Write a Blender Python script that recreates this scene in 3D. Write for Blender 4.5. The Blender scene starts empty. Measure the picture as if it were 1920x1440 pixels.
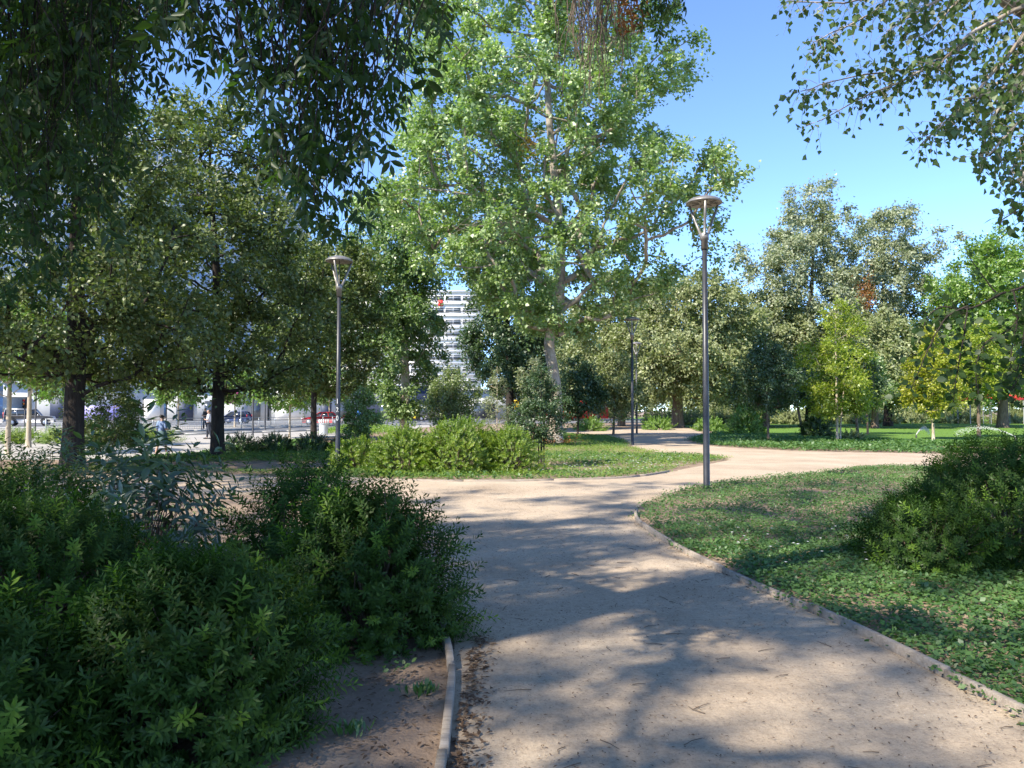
import bpy, math, random
import numpy as np
from mathutils import Vector, Matrix
from mathutils.geometry import tessellate_polygon

# ---------------------------------------------------------------- camera, sky, sun, exposure
SC = bpy.context.scene
C = SC.collection
R = math.radians
CAM_H, FPX, PITCH = 1.6, 1420.0, R(2.02)
cam_d = bpy.data.cameras.new('camera'); cam_d.sensor_width = 36.0; cam_d.sensor_fit = 'HORIZONTAL'
cam_d.lens = 36.0 * FPX / 1920.0; cam_d.clip_start = 0.05; cam_d.clip_end = 4000
cam = bpy.data.objects.new('camera', cam_d); C.objects.link(cam)
cam.location = (0, 0, CAM_H); cam.rotation_euler = (R(90) + PITCH, 0, 0)
SC.camera = cam

SUN_EL = R(45)
SUN_AZ = math.atan2(-0.77, -0.64)          # direction towards the sun seen from above: left and a little behind the camera
sun_dir = Vector((math.sin(SUN_AZ) * math.cos(SUN_EL), math.cos(SUN_AZ) * math.cos(SUN_EL), math.sin(SUN_EL)))
W = bpy.data.worlds.new('World'); SC.world = W; W.use_nodes = True
nt = W.node_tree; nt.nodes.clear()
sky = nt.nodes.new('ShaderNodeTexSky'); sky.sky_type = 'NISHITA'; sky.sun_disc = False
sky.sun_elevation = SUN_EL; sky.sun_rotation = SUN_AZ; sky.altitude = 3000
sky.air_density = 0.75; sky.dust_density = 0.0; sky.ozone_density = 5.2
bg = nt.nodes.new('ShaderNodeBackground'); bg.inputs['Strength'].default_value = 0.15
wo = nt.nodes.new('ShaderNodeOutputWorld')
nt.links.new(sky.outputs[0], bg.inputs[0]); nt.links.new(bg.outputs[0], wo.inputs[0])
sd = bpy.data.lights.new('sun', 'SUN'); sd.energy = 3.05; sd.angle = R(0.8); sd.color = (1.0, 0.93, 0.80)
so = bpy.data.objects.new('sun', sd); C.objects.link(so)
so.rotation_euler = (-sun_dir).to_track_quat('-Z', 'Y').to_euler(); so.location = (-40, -25, 50)
SC.view_settings.view_transform = 'Standard'; SC.view_settings.look = 'None'
SC.view_settings.exposure = 1.78; SC.view_settings.gamma = 1.0
SC.render.engine = 'CYCLES'
SC.cycles.max_bounces = 6; SC.cycles.diffuse_bounces = 3; SC.cycles.transmission_bounces = 4; SC.cycles.glossy_bounces = 2
SC.cycles.use_denoising = True
SC.cycles.sample_clamp_indirect = 6.0

# ---------------------------------------------------------------- helpers
def g(px, py):
    """measured ground point for a place in the 1920 x 1440 photograph (flat ground, eye height 1.6 m)"""
    u, v = (px - 960) / FPX, (720 - py) / FPX
    dy, dz = math.cos(PITCH) - v * math.sin(PITCH), math.sin(PITCH) + v * math.cos(PITCH)
    t = -CAM_H / dz
    return (u * t, dy * t)
def at(px, py, Y):
    u, v = (px - 960) / FPX, (720 - py) / FPX
    dy, dz = math.cos(PITCH) - v * math.sin(PITCH), math.sin(PITCH) + v * math.cos(PITCH)
    t = Y / dy
    return np.array((u * t, Y, CAM_H + dz * t))

class MB:
    """collects vertex and face blocks; build() links them as ONE mesh object"""
    def __init__(s): s.v = []; s.f = []; s.n = 0
    def add(s, V, F):
        V = np.asarray(V, dtype=np.float32).reshape(-1, 3); F = np.asarray(F, dtype=np.int32)
        s.v.append(V); s.f.append(F + s.n); s.n += len(V)
    def mesh(s, name, smooth=False):
        V = np.concatenate(s.v); me = bpy.data.meshes.new(name)
        me.vertices.add(len(V)); me.vertices.foreach_set('co', V.ravel())
        L = np.concatenate([f.ravel() for f in s.f]).astype(np.int32)
        sizes = np.concatenate([np.full(len(f), f.shape[1], dtype=np.int32) for f in s.f])
        st = np.zeros(len(sizes), dtype=np.int32); st[1:] = np.cumsum(sizes)[:-1]
        me.loops.add(len(L)); me.loops.foreach_set('vertex_index', L)
        me.polygons.add(len(sizes)); me.polygons.foreach_set('loop_start', st)
        if smooth: me.polygons.foreach_set('use_smooth', np.ones(len(sizes), dtype=bool))
        me.update(calc_edges=True); me.validate()
        return me
    def build(s, name, m, parent=None, smooth=False, loc=(0, 0, 0)):
        return link(name, s.mesh(name, smooth), m, parent, loc)
    def box(s, c, size, rz=0.0, taper=1.0):
        sx, sy, sz = [a / 2 for a in size]; ca, sa = math.cos(rz), math.sin(rz); V = []
        for z in (-sz, sz):
            k = taper if z > 0 else 1.0
            for x, y in ((-sx, -sy), (sx, -sy), (sx, sy), (-sx, sy)):
                x2, y2 = x * k, y * k
                V.append((c[0] + x2 * ca - y2 * sa, c[1] + x2 * sa + y2 * ca, c[2] + z))
        s.add(V, [(0, 3, 2, 1), (4, 5, 6, 7), (0, 1, 5, 4), (1, 2, 6, 5), (2, 3, 7, 6), (3, 0, 4, 7)])
        return s
    def tube(s, P, r, sides=6, cap=True):
        P = np.asarray(P, dtype=float); n = len(P); r = np.broadcast_to(np.asarray(r, dtype=float), (n,))
        T = np.gradient(P, axis=0); T /= np.linalg.norm(T, axis=1)[:, None] + 1e-9
        ref = np.array((0, 0, 1.0)) if abs(T[:, 2]).mean() < 0.8 else np.array((1.0, 0, 0))
        A = np.cross(T, ref); A /= np.linalg.norm(A, axis=1)[:, None] + 1e-9
        B = np.cross(T, A)
        an = np.linspace(0, 2 * np.pi, sides, endpoint=False)
        V = (P[:, None, :] + r[:, None, None] * (np.cos(an)[None, :, None] * A[:, None, :] + np.sin(an)[None, :, None] * B[:, None, :])).reshape(-1, 3)
        i = np.arange(n - 1)[:, None] * sides; j = np.arange(sides)[None, :]; k = (j + 1) % sides
        F = np.stack([i + j, i + k, i + sides + k, i + sides + j], axis=-1).reshape(-1, 4)
        s.add(V, F)
        if cap:
            for ring in (0, n - 1):
                base = s.n - len(V) + ring * sides
                s.f.append(np.array([[base + q for q in range(sides)]], dtype=np.int32))
        return s
    def lathe(s, prof, c=(0, 0, 0), sides=16):
        an = np.linspace(0, 2 * np.pi, sides, endpoint=False); n = len(prof)
        V = np.array([[(c[0] + r * math.cos(a), c[1] + r * math.sin(a), c[2] + z) for a in an] for r, z in prof]).reshape(-1, 3)
        i = np.arange(n - 1)[:, None] * sides; j = np.arange(sides)[None, :]; k = (j + 1) % sides
        s.add(V, np.stack([i + j, i + k, i + sides + k, i + sides + j], axis=-1).reshape(-1, 4))
        return s
    def poly(s, pts, z):
        """flat sheet from an outline"""
        tri = tessellate_polygon([[Vector((p[0], p[1], 0)) for p in pts]])
        s.add([(p[0], p[1], z) for p in pts], [t if ((pts[t[1]][0]-pts[t[0]][0])*(pts[t[2]][1]-pts[t[0]][1])-(pts[t[1]][1]-pts[t[0]][1])*(pts[t[2]][0]-pts[t[0]][0])) > 0 else t[::-1] for t in tri])
        return s
    def prism(s, prof, y0, y1, k0=1.0, k1=1.0):
        """side profile (x, z) extruded along y"""
        n = len(prof); V = [(x, y0, z) for x, z in prof] + [(x, y1, z) for x, z in prof]
        s.add(V, [(i, (i + 1) % n, n + (i + 1) % n, n + i) for i in range(n)])
        s.f.append(np.array([[s.n - 2 * n + i for i in range(n)][::-1]], dtype=np.int32)); s.f.append(np.array([[s.n - n + i for i in range(n)]], dtype=np.int32))
        return s

def link(name, me, m, parent=None, loc=(0, 0, 0)):
    if m is not None and len(me.materials) == 0: me.materials.append(m)
    o = bpy.data.objects.new(name, me); C.objects.link(o); o.location = loc
    if parent is not None: o.parent = parent
    return o
def tag(o, label=None, cat=None, group=None, kind=None):
    if label: o['label'] = label
    if cat: o['category'] = cat
    if group: o['group'] = group
    if kind: o['kind'] = kind
    return o
def thing(name, label, cat, loc=(0, 0, 0), rz=0.0, group=None):
    o = bpy.data.objects.new(name, None); C.objects.link(o); o.empty_display_size = 0.2
    o.location = loc if len(loc) == 3 else (loc[0], loc[1], 0); o.rotation_euler = (0, 0, rz)
    return tag(o, label, cat, group)
def dup(root, loc, rz=0.0, sc=1.0, label=None, group=None):
    """a copy of a thing with copies of its parts and sub-parts, sharing mesh data"""
    r = root.copy(); C.objects.link(r); r.location = loc if len(loc) == 3 else (loc[0], loc[1], 0)
    r.rotation_euler = (0, 0, rz); r.scale = (sc, sc, sc) if not isinstance(sc, tuple) else sc
    tag(r, label, None, group)
    for ch in list(root.children):
        c = ch.copy(); C.objects.link(c); c.parent = r
        for q in list(ch.children):
            d = q.copy(); C.objects.link(d); d.parent = c
    return r
def nrm(v): return v / (np.linalg.norm(v, axis=-1, keepdims=True) + 1e-9)
def frames(d, n):
    """rotation matrices with y along d and z near n"""
    y = nrm(d); x = nrm(np.cross(y, n)); z = np.cross(x, y)
    return np.stack([x, y, z], axis=-1)
def scatter(mb, T, F, pos, rot, size):
    T = np.asarray(T, dtype=np.float32); F = np.asarray(F); N, K = len(pos), len(T)
    size = np.broadcast_to(np.asarray(size, dtype=np.float32), (N,))
    V = np.einsum('nij,kj->nki', rot, T) * size[:, None, None] + pos[:, None, :]
    FF = F[None, :, :] + (np.arange(N) * K)[:, None, None]
    mb.add(V.reshape(-1, 3), FF.reshape(-1, F.shape[1]))
def smooth_line(P, step=0.35, closed=False):
    P = [np.array(p, dtype=float) for p in P]; out = []; n = len(P)
    rngi = range(n if closed else n - 1)
    for i in rngi:
        p0 = P[(i - 1) % n] if closed or i > 0 else P[0]; p1 = P[i]; p2 = P[(i + 1) % n]
        p3 = P[(i + 2) % n] if closed or i + 2 < n else P[n - 1]
        m = max(1, min(40, int(np.linalg.norm(p2 - p1) / step)))
        for k in range(m):
            t = k / m
            out.append(0.5 * ((2 * p1) + (p2 - p0) * t + (2 * p0 - 5 * p1 + 4 * p2 - p3) * t * t + (3 * p1 - p0 - 3 * p2 + p3) * t ** 3))
    if not closed: out.append(P[-1])
    return np.array(out)
def inside(P, poly):
    x, y = P[:, 0], P[:, 1]; c = np.zeros(len(P), bool); q = np.asarray(poly); j = len(q) - 1
    for i in range(len(q)):
        cond = ((q[i, 1] > y) != (q[j, 1] > y))
        xx = (q[j, 0] - q[i, 0]) * (y - q[i, 1]) / (q[j, 1] - q[i, 1] + 1e-12) + q[i, 0]
        c ^= cond & (x < xx); j = i
    return c
def dist_line(P, L):
    d = np.full(len(P), 1e9)
    for a, b in zip(L[:-1], L[1:]):
        ab = b - a; t = np.clip(((P - a) @ ab) / (ab @ ab + 1e-9), 0, 1)
        d = np.minimum(d, np.linalg.norm(P - (a + t[:, None] * ab), axis=1))
    return d
def wav(P, seed, f=1.0):
    """cheap smooth noise in -1..1"""
    r = np.random.default_rng(seed); s = np.zeros(len(P))
    for k in range(7):
        a = r.uniform(0, 6.28); w = f * r.uniform(.5, 2.4)
        s += np.sin((P[:, 0] * math.cos(a) + P[:, 1] * math.sin(a)) * w + r.uniform(0, 6.28))
    return s / 3.2

# ---------------------------------------------------------------- materials
def nodes_of(name):
    m = bpy.data.materials.new(name); m.use_nodes = True; t = m.node_tree
    return m, t, t.nodes, t.links, t.nodes['Principled BSDF']
def ramp(N, stops):
    r = N.new('ShaderNodeValToRGB'); e = r.color_ramp.elements
    while len(e) < len(stops): e.new(0.5)
    for k, (p, c) in zip(e, stops): k.position = p; k.color = (*c, 1)
    return r
def surf(name, stops, scale=4.0, rough=0.85, bump=0.3, bscale=60.0, metal=0.0, spec=0.3, detail=6.0, stretch=None, dist=0.02):
    m, t, N, L, b = nodes_of(name)
    tc = N.new('ShaderNodeTexCoord'); mp = N.new('ShaderNodeMapping'); L.new(tc.outputs['Object'], mp.inputs[0])
    if stretch: mp.inputs['Scale'].default_value = stretch
    no = N.new('ShaderNodeTexNoise'); no.inputs['Scale'].default_value = scale; no.inputs['Detail'].default_value = detail; no.inputs['Roughness'].default_value = 0.65
    L.new(mp.outputs[0], no.inputs['Vector']); r = ramp(N, stops); L.new(no.outputs[0], r.inputs[0]); L.new(r.outputs[0], b.inputs['Base Color'])
    b.inputs['Roughness'].default_value = rough; b.inputs['Metallic'].default_value = metal; b.inputs['Specular IOR Level'].default_value = spec
    if bump:
        n2 = N.new('ShaderNodeTexNoise'); n2.inputs['Scale'].default_value = bscale; n2.inputs['Detail'].default_value = 5; L.new(mp.outputs[0], n2.inputs['Vector'])
        bp = N.new('ShaderNodeBump'); bp.inputs['Strength'].default_value = bump; bp.inputs['Distance'].default_value = dist
        L.new(n2.outputs[0], bp.inputs['Height']); L.new(bp.outputs[0], b.inputs['Normal'])
    return m
def plain(name, col, rough=0.5, metal=0.0, spec=0.5, var=0.12, scale=3.0):
    c0 = tuple(max(0, x * (1 - var)) for x in col); c1 = tuple(min(1, x * (1 + var)) for x in col)
    return surf(name, [(0.3, c0), (0.7, c1)], scale, rough, 0.0, metal=metal, spec=spec)
def leafmat(name, cols, trans=0.35, rough=0.45, gloss=0.05, nscale=0.6, tint=(1.0, 1.25, 0.45)):
    """leaf: every leaf its own hue, clumps vary a little; thin, lets sun through"""
    m, t, N, L, b = nodes_of(name); N.remove(b); out = N['Material Output']
    ge = N.new('ShaderNodeNewGeometry'); tc = N.new('ShaderNodeTexCoord')
    no = N.new('ShaderNodeTexNoise'); no.inputs['Scale'].default_value = nscale; no.inputs['Detail'].default_value = 2; L.new(tc.outputs['Object'], no.inputs['Vector'])
    mx = N.new('ShaderNodeMath'); mx.operation = 'MULTIPLY_ADD'; mx.inputs[1].default_value = 0.55; L.new(ge.outputs['Random Per Island'], mx.inputs[0])
    m2 = N.new('ShaderNodeMath'); m2.operation = 'MULTIPLY_ADD'; m2.inputs[1].default_value = 0.9; m2.inputs[2].default_value = -0.22; L.new(no.outputs[0], m2.inputs[0])
    L.new(m2.outputs[0], mx.inputs[2])
    r = ramp(N, [(i / (len(cols) - 1), c) for i, c in enumerate(cols)]); L.new(mx.outputs[0], r.inputs[0])
    d = N.new('ShaderNodeBsdfDiffuse'); L.new(r.outputs[0], d.inputs['Color'])
    tr = N.new('ShaderNodeBsdfTranslucent'); mc = N.new('ShaderNodeMix'); mc.data_type = 'RGBA'; mc.blend_type = 'MULTIPLY'; mc.inputs[0].default_value = 1.0
    L.new(r.outputs[0], mc.inputs[6]); mc.inputs[7].default_value = (*[min(1.9, 1.5 * x) for x in tint], 1); L.new(mc.outputs[2], tr.inputs['Color'])
    ms = N.new('ShaderNodeMixShader'); ms.inputs[0].default_value = trans; L.new(d.outputs[0], ms.inputs[1]); L.new(tr.outputs[0], ms.inputs[2])
    gl = N.new('ShaderNodeBsdfGlossy'); gl.inputs['Roughness'].default_value = rough; gl.inputs['Color'].default_value = (1, 1, 1, 1)
    m3 = N.new('ShaderNodeMixShader'); m3.inputs[0].default_value = gloss; L.new(ms.outputs[0], m3.inputs[1]); L.new(gl.outputs[0], m3.inputs[2])
    L.new(m3.outputs[0], out.inputs['Surface'])
    return m

M = {}
M['soil'] = surf('soil', [(0.25, (0.15, 0.10, 0.07)), (0.5, (0.26, 0.185, 0.13)), (0.75, (0.36, 0.27, 0.19))], 1.6, 0.95, 0.6, 45, detail=9)
M['path'] = None
M['lawn'] = surf('lawn', [(0.25, (0.07, 0.14, 0.02)), (0.55, (0.12, 0.22, 0.03)), (0.8, (0.17, 0.26, 0.05))], 2.5, 0.9, 0.8, 30, detail=9, dist=0.05)
M['asphalt'] = surf('asphalt', [(0.3, (0.10, 0.10, 0.105)), (0.7, (0.17, 0.165, 0.16))], 1.2, 0.85, 0.2, 80)
M['pavement'] = surf('pavement', [(0.3, (0.30, 0.275, 0.25)), (0.7, (0.42, 0.385, 0.34))], 0.9, 0.85, 0.2, 50)
M['kerb'] = surf('kerb', [(0.3, (0.42, 0.40, 0.37)), (0.7, (0.55, 0.53, 0.50))], 3, 0.85, 0.2, 40)
M['roadpaint'] = plain('road_paint', (0.72, 0.71, 0.68), 0.7)
M['plank'] = surf('plank', [(0.25, (0.20, 0.16, 0.125)), (0.6, (0.36, 0.30, 0.24)), (0.85, (0.44, 0.38, 0.31))], 9, 0.85, 0.5, 40, stretch=(0.25, 3, 3))
M['bark_dark'] = surf('bark_dark', [(0.3, (0.018, 0.014, 0.012)), (0.6, (0.045, 0.035, 0.028)), (0.8, (0.08, 0.065, 0.05))], 14, 0.95, 0.9, 30, stretch=(1, 1, 0.25), dist=0.03)
M['bark_brown'] = surf('bark_brown', [(0.3, (0.09, 0.065, 0.045)), (0.6, (0.19, 0.14, 0.10)), (0.85, (0.30, 0.23, 0.17))], 9, 0.95, 0.9, 22, stretch=(1, 1, 0.3), dist=0.03)
M['bark_poplar'] = surf('bark_poplar', [(0.28, (0.10, 0.075, 0.055)), (0.42, (0.25, 0.205, 0.155)), (0.6, (0.38, 0.33, 0.265)), (0.85, (0.52, 0.47, 0.40))], 3.2, 0.9, 0.7, 22, stretch=(1, 1, 0.35), dist=0.03)
M['bark_pale'] = surf('bark_pale', [(0.3, (0.33, 0.26, 0.18)), (0.7, (0.52, 0.43, 0.33))], 6, 0.9, 0.4, 20, stretch=(1, 1, 0.3))
M['twig_green'] = plain('twig_green', (0.16, 0.20, 0.06), 0.7)
M['twig_brown'] = plain('twig_brown', (0.12, 0.085, 0.055), 0.8)
LM = {
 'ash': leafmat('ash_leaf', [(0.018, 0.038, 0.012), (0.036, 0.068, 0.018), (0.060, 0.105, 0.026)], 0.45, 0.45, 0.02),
 'oak': leafmat('oak_leaf', [(0.0517, 0.0746, 0.0207), (0.1091, 0.1435, 0.0379), (0.1952, 0.2181, 0.0712)], 0.25, 0.45, 0.04),
 'elm': leafmat('elm_leaf', [(0.073, 0.1193, 0.0377), (0.1376, 0.2068, 0.0607), (0.2259, 0.3028, 0.0951)], 0.28, 0.45, 0.05),
 'dark': leafmat('dark_leaf', [(0.0286, 0.0585, 0.0234), (0.0585, 0.104, 0.0364), (0.0975, 0.1495, 0.0546)], 0.2, 0.45, 0.05),
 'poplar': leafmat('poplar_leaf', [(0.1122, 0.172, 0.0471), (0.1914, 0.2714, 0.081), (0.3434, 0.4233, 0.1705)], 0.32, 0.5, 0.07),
 'olive': leafmat('olive_leaf', [(0.12, 0.1359, 0.0607), (0.2117, 0.2356, 0.0995), (0.3487, 0.3647, 0.1725)], 0.25, 0.5, 0.04),
 'grey': leafmat('grey_leaf', [(0.1388, 0.1546, 0.0916), (0.2252, 0.2488, 0.1385), (0.3456, 0.3535, 0.2196)], 0.25, 0.5, 0.04),
 'young': leafmat('young_leaf', [(0.1001, 0.1324, 0.0549), (0.1711, 0.2164, 0.087), (0.2698, 0.3086, 0.1404)], 0.3, 0.45, 0.05),
 'lime': leafmat('lime_leaf', [(0.126, 0.189, 0.021), (0.231, 0.2835, 0.0294), (0.357, 0.357, 0.042)], 0.4, 0.45, 0.04),
 'yellow': leafmat('yellow_leaf', [(0.17, 0.205, 0.020), (0.28, 0.29, 0.026), (0.41, 0.37, 0.03)], 0.4, 0.45, 0.04),
 'bright': leafmat('bright_leaf', [(0.0825, 0.154, 0.022), (0.1485, 0.242, 0.0385), (0.231, 0.308, 0.055)], 0.35, 0.45, 0.05),
 'shrub': leafmat('shrub_leaf', [(0.022, 0.046, 0.010), (0.040, 0.080, 0.014), (0.070, 0.128, 0.020)], 0.32, 0.45, 0.012, 2.0),
 'shrub_tip': leafmat('shrub_tip_leaf', [(0.07, 0.13, 0.016), (0.11, 0.19, 0.022), (0.17, 0.25, 0.03)], 0.38, 0.45, 0.015, 2.0),
 'poplar_shaded': leafmat('poplar_shaded_leaf', [(0.045, 0.080, 0.022), (0.080, 0.135, 0.036), (0.15, 0.21, 0.065)], 0.3, 0.45, 0.03),  # darker copy of the poplar leaf, shade and backlight put into its colour
 'shrub_lime': leafmat('shrub_lime_leaf', [(0.075, 0.135, 0.016), (0.16, 0.235, 0.024), (0.30, 0.32, 0.035)], 0.35, 0.45, 0.04, 1.0),
 'broad': leafmat('broad_leaf', [(0.03, 0.06, 0.02), (0.06, 0.10, 0.03), (0.10, 0.15, 0.04)], 0.3, 0.35, 0.08, 2.0),
 'hedge': leafmat('hedge_leaf', [(0.022, 0.050, 0.012), (0.042, 0.080, 0.018), (0.07, 0.115, 0.028)], 0.25, 0.4, 0.05, 1.5),
 'cover': leafmat('cover_leaf', [(0.0377, 0.0914, 0.0259), (0.0753, 0.1507, 0.0366), (0.1399, 0.226, 0.0592)], 0.3, 0.5, 0.04, 0.7),
 'grass': leafmat('grass_blade', [(0.077, 0.143, 0.022), (0.143, 0.231, 0.033), (0.275, 0.308, 0.077)], 0.3, 0.5, 0.03, 0.5),
 'litter': leafmat('litter_leaf', [(0.05, 0.03, 0.018), (0.12, 0.075, 0.045), (0.28, 0.19, 0.11)], 0.1, 0.6, 0.02, 3.0, (1, .8, .6)),
 'stone': leafmat('grit', [(0.12, 0.10, 0.085), (0.30, 0.25, 0.20), (0.55, 0.48, 0.40)], 0.0, 0.6, 0.02, 3.0, (1, 1, 1)),
 'rust': leafmat('rust_leaf', [(0.16, 0.06, 0.02), (0.27, 0.12, 0.035), (0.36, 0.20, 0.06)], 0.3, 0.5, 0.02, 2.0, (1, .8, .5)),
 'mistle': leafmat('mistletoe_leaf', [(0.20, 0.12, 0.02), (0.33, 0.20, 0.03), (0.40, 0.28, 0.05)], 0.3, 0.5, 0.02, 2.0, (1, .9, .5)),
}
def make_path_mat():
    m, t, N, L, b = nodes_of('path_gravel')
    tc = N.new('ShaderNodeTexCoord')
    def noise(s, d=6, r=0.6):
        n = N.new('ShaderNodeTexNoise'); n.inputs['Scale'].default_value = s; n.inputs['Detail'].default_value = d; n.inputs['Roughness'].default_value = r
        L.new(tc.outputs['Object'], n.inputs['Vector']); return n
    big, fine = noise(0.55, 8), noise(48, 7, 0.85)
    r1 = ramp(N, [(0.28, (0.38, 0.293, 0.21)), (0.5, (0.495, 0.39, 0.285)), (0.72, (0.575, 0.465, 0.345))]); L.new(big.outputs[0], r1.inputs[0])
    r2 = ramp(N, [(0.3, (0.45, 0.43, 0.42)), (0.46, (0.92, 0.92, 0.92)), (0.6, (1.0, 1.0, 1.0)), (0.72, (1.25, 1.22, 1.18))]); L.new(fine.outputs[0], r2.inputs[0])
    mx = N.new('ShaderNodeMix'); mx.data_type = 'RGBA'; mx.blend_type = 'MULTIPLY'; mx.inputs[0].default_value = 1.0
    L.new(r1.outputs[0], mx.inputs[6]); L.new(r2.outputs[0], mx.inputs[7])
    vo = N.new('ShaderNodeTexVoronoi'); vo.inputs['Scale'].default_value = 24; L.new(tc.outputs['Object'], vo.inputs['Vector'])
    r3 = ramp(N, [(0.0, (0.45, 0.43, 0.41)), (0.10, (0.6, 0.58, 0.56)), (0.17, (1, 1, 1))]); L.new(vo.outputs['Distance'], r3.inputs[0])
    mz = N.new('ShaderNodeMix'); mz.data_type = 'RGBA'; mz.blend_type = 'MULTIPLY'; mz.inputs[0].default_value = 0.7
    L.new(mx.outputs[2], mz.inputs[6]); L.new(r3.outputs[0], mz.inputs[7]); L.new(mz.outputs[2], b.inputs['Base Color'])
    sp_ = noise(17, 9, 0.9); r4 = ramp(N, [(0.36, (0.50, 0.47, 0.44)), (0.45, (0.86, 0.85, 0.84)), (0.56, (1, 1, 1)), (0.68, (1.16, 1.14, 1.10))]); L.new(sp_.outputs[0], r4.inputs[0])
    mw = N.new('ShaderNodeMix'); mw.data_type = 'RGBA'; mw.blend_type = 'MULTIPLY'; mw.inputs[0].default_value = 0.9; L.new(mz.outputs[2], mw.inputs[6]); L.new(r4.outputs[0], mw.inputs[7]); L.new(mw.outputs[2], b.inputs['Base Color'])
    b.inputs['Roughness'].default_value = 0.95; b.inputs['Specular IOR Level'].default_value = 0.15
    mid = noise(9, 6, 0.7); ad = N.new('ShaderNodeMath'); ad.operation = 'MULTIPLY_ADD'; ad.inputs[1].default_value = 2.2; L.new(mid.outputs[0], ad.inputs[0]); L.new(fine.outputs[0], ad.inputs[2])
    bp = N.new('ShaderNodeBump'); bp.inputs['Strength'].default_value = 0.75; bp.inputs['Distance'].default_value = 0.012
    L.new(ad.outputs[0], bp.inputs['Height']); L.new(bp.outputs[0], b.inputs['Normal'])
    return m
M['path'] = make_path_mat()
M['pole'] = surf('pole_paint', [(0.35, (0.034, 0.035, 0.039)), (0.7, (0.052, 0.053, 0.058))], 6, 0.42, 0.05, 40, metal=0.35, spec=0.5)
M['lampmetal'] = surf('lamp_metal', [(0.3, (0.19, 0.175, 0.16)), (0.7, (0.28, 0.26, 0.235))], 6, 0.4, 0.05, 40, metal=0.4, spec=0.5)
M['lampunder'] = plain('lamp_underside', (0.30, 0.285, 0.26), 0.5)
M['white'] = plain('white_paint', (0.78, 0.77, 0.75), 0.6, var=0.04)
M['whitewall'] = surf('white_wall', [(0.3, (0.72, 0.67, 0.60)), (0.7, (0.82, 0.78, 0.71))], 0.4, 0.85, 0.1, 12)
M['creamwall'] = surf('cream_wall', [(0.3, (0.62, 0.55, 0.47)), (0.7, (0.72, 0.65, 0.56))], 0.5, 0.85, 0.1, 12)
M['greywall'] = surf('grey_wall', [(0.3, (0.40, 0.40, 0.395)), (0.7, (0.50, 0.495, 0.48))], 0.7, 0.8, 0.1, 12)
M['navy'] = plain('navy_panel', (0.03, 0.04, 0.075), 0.6)
M['glass'] = plain('window_glass', (0.05, 0.06, 0.07), 0.08, spec=0.8, var=0.3, scale=0.4)
M['towerglass'] = plain('tower_glass', (0.24, 0.34, 0.46), 0.10, spec=0.9, var=0.25, scale=0.2)  # glass made paler, reflected sky is put into its base colour
M['frame'] = plain('window_frame', (0.60, 0.60, 0.60), 0.5)
M['towermetal'] = plain('tower_metal', (0.50, 0.54, 0.58), 0.45)
M['rubber'] = plain('rubber', (0.02, 0.02, 0.02), 0.8)
M['rim'] = plain('alloy_rim', (0.55, 0.55, 0.56), 0.35, metal=0.6)
M['carglass'] = plain('car_glass', (0.03, 0.035, 0.04), 0.06, spec=0.9)
M['silver'] = plain('silver_paint', (0.42, 0.41, 0.41), 0.3, metal=0.4, var=0.05)
M['redcar'] = plain('red_paint', (0.60, 0.015, 0.02), 0.3, var=0.05)
M['bluecar'] = plain('dark_blue_paint', (0.03, 0.045, 0.11), 0.3, var=0.05)
M['darkcar'] = plain('dark_grey_paint', (0.05, 0.05, 0.055), 0.3, var=0.05)
M['taillight'] = plain('tail_light', (0.55, 0.02, 0.02), 0.3)
M['headlight'] = plain('head_light', (0.75, 0.75, 0.72), 0.15)
M['galv'] = plain('galvanised', (0.38, 0.39, 0.39), 0.5, metal=0.3)
M['red'] = plain('red_panel', (0.65, 0.04, 0.03), 0.6)
M['magenta'] = plain('magenta_panel', (0.62, 0.03, 0.30), 0.6)
M['purple'] = plain('lilac_panel', (0.30, 0.27, 0.55), 0.6)
M['blue'] = plain('blue_panel', (0.03, 0.18, 0.62), 0.6)
M['cyan'] = plain('light_blue_panel', (0.12, 0.45, 0.62), 0.6)
M['yellowsign'] = plain('yellow_sign', (0.80, 0.55, 0.02), 0.5)
M['blacksign'] = plain('black_sign', (0.02, 0.02, 0.02), 0.5)
M['orange'] = plain('orange_panel', (0.75, 0.18, 0.02), 0.6)
M['binwhite'] = plain('bin_grey', (0.55, 0.56, 0.57), 0.5)
M['skin'] = plain('skin', (0.42, 0.25, 0.17), 0.6)
M['hair'] = plain('hair', (0.02, 0.014, 0.01), 0.6)
M['shirtwhite'] = plain('pale_shirt', (0.62, 0.63, 0.70), 0.85)
M['shirtblue'] = plain('blue_top', (0.17, 0.23, 0.36), 0.85)
M['trousers'] = plain('dark_trousers', (0.035, 0.04, 0.055), 0.85)
M['skirt'] = plain('grey_green_shorts', (0.10, 0.16, 0.16), 0.85)
M['blackcloth'] = plain('black_cloth', (0.012, 0.012, 0.016), 0.85)
M['shoe'] = plain('shoe', (0.03, 0.03, 0.035), 0.6)
M['petal'] = plain('white_petal', (0.75, 0.74, 0.70), 0.6)
M['petaly'] = plain('yellow_petal', (0.75, 0.55, 0.02), 0.6)

# ---------------------------------------------------------------- ground, path, lawn, roads
rng = np.random.default_rng(11)
gm = MB(); gm.add([(-1500, -300, -0.006), (1500, -300, -0.006), (1500, 2500, -0.006), (-1500, 2500, -0.006)], [(0, 1, 2, 3)])
tag(gm.build('ground', M['soil']), kind='structure')

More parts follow.
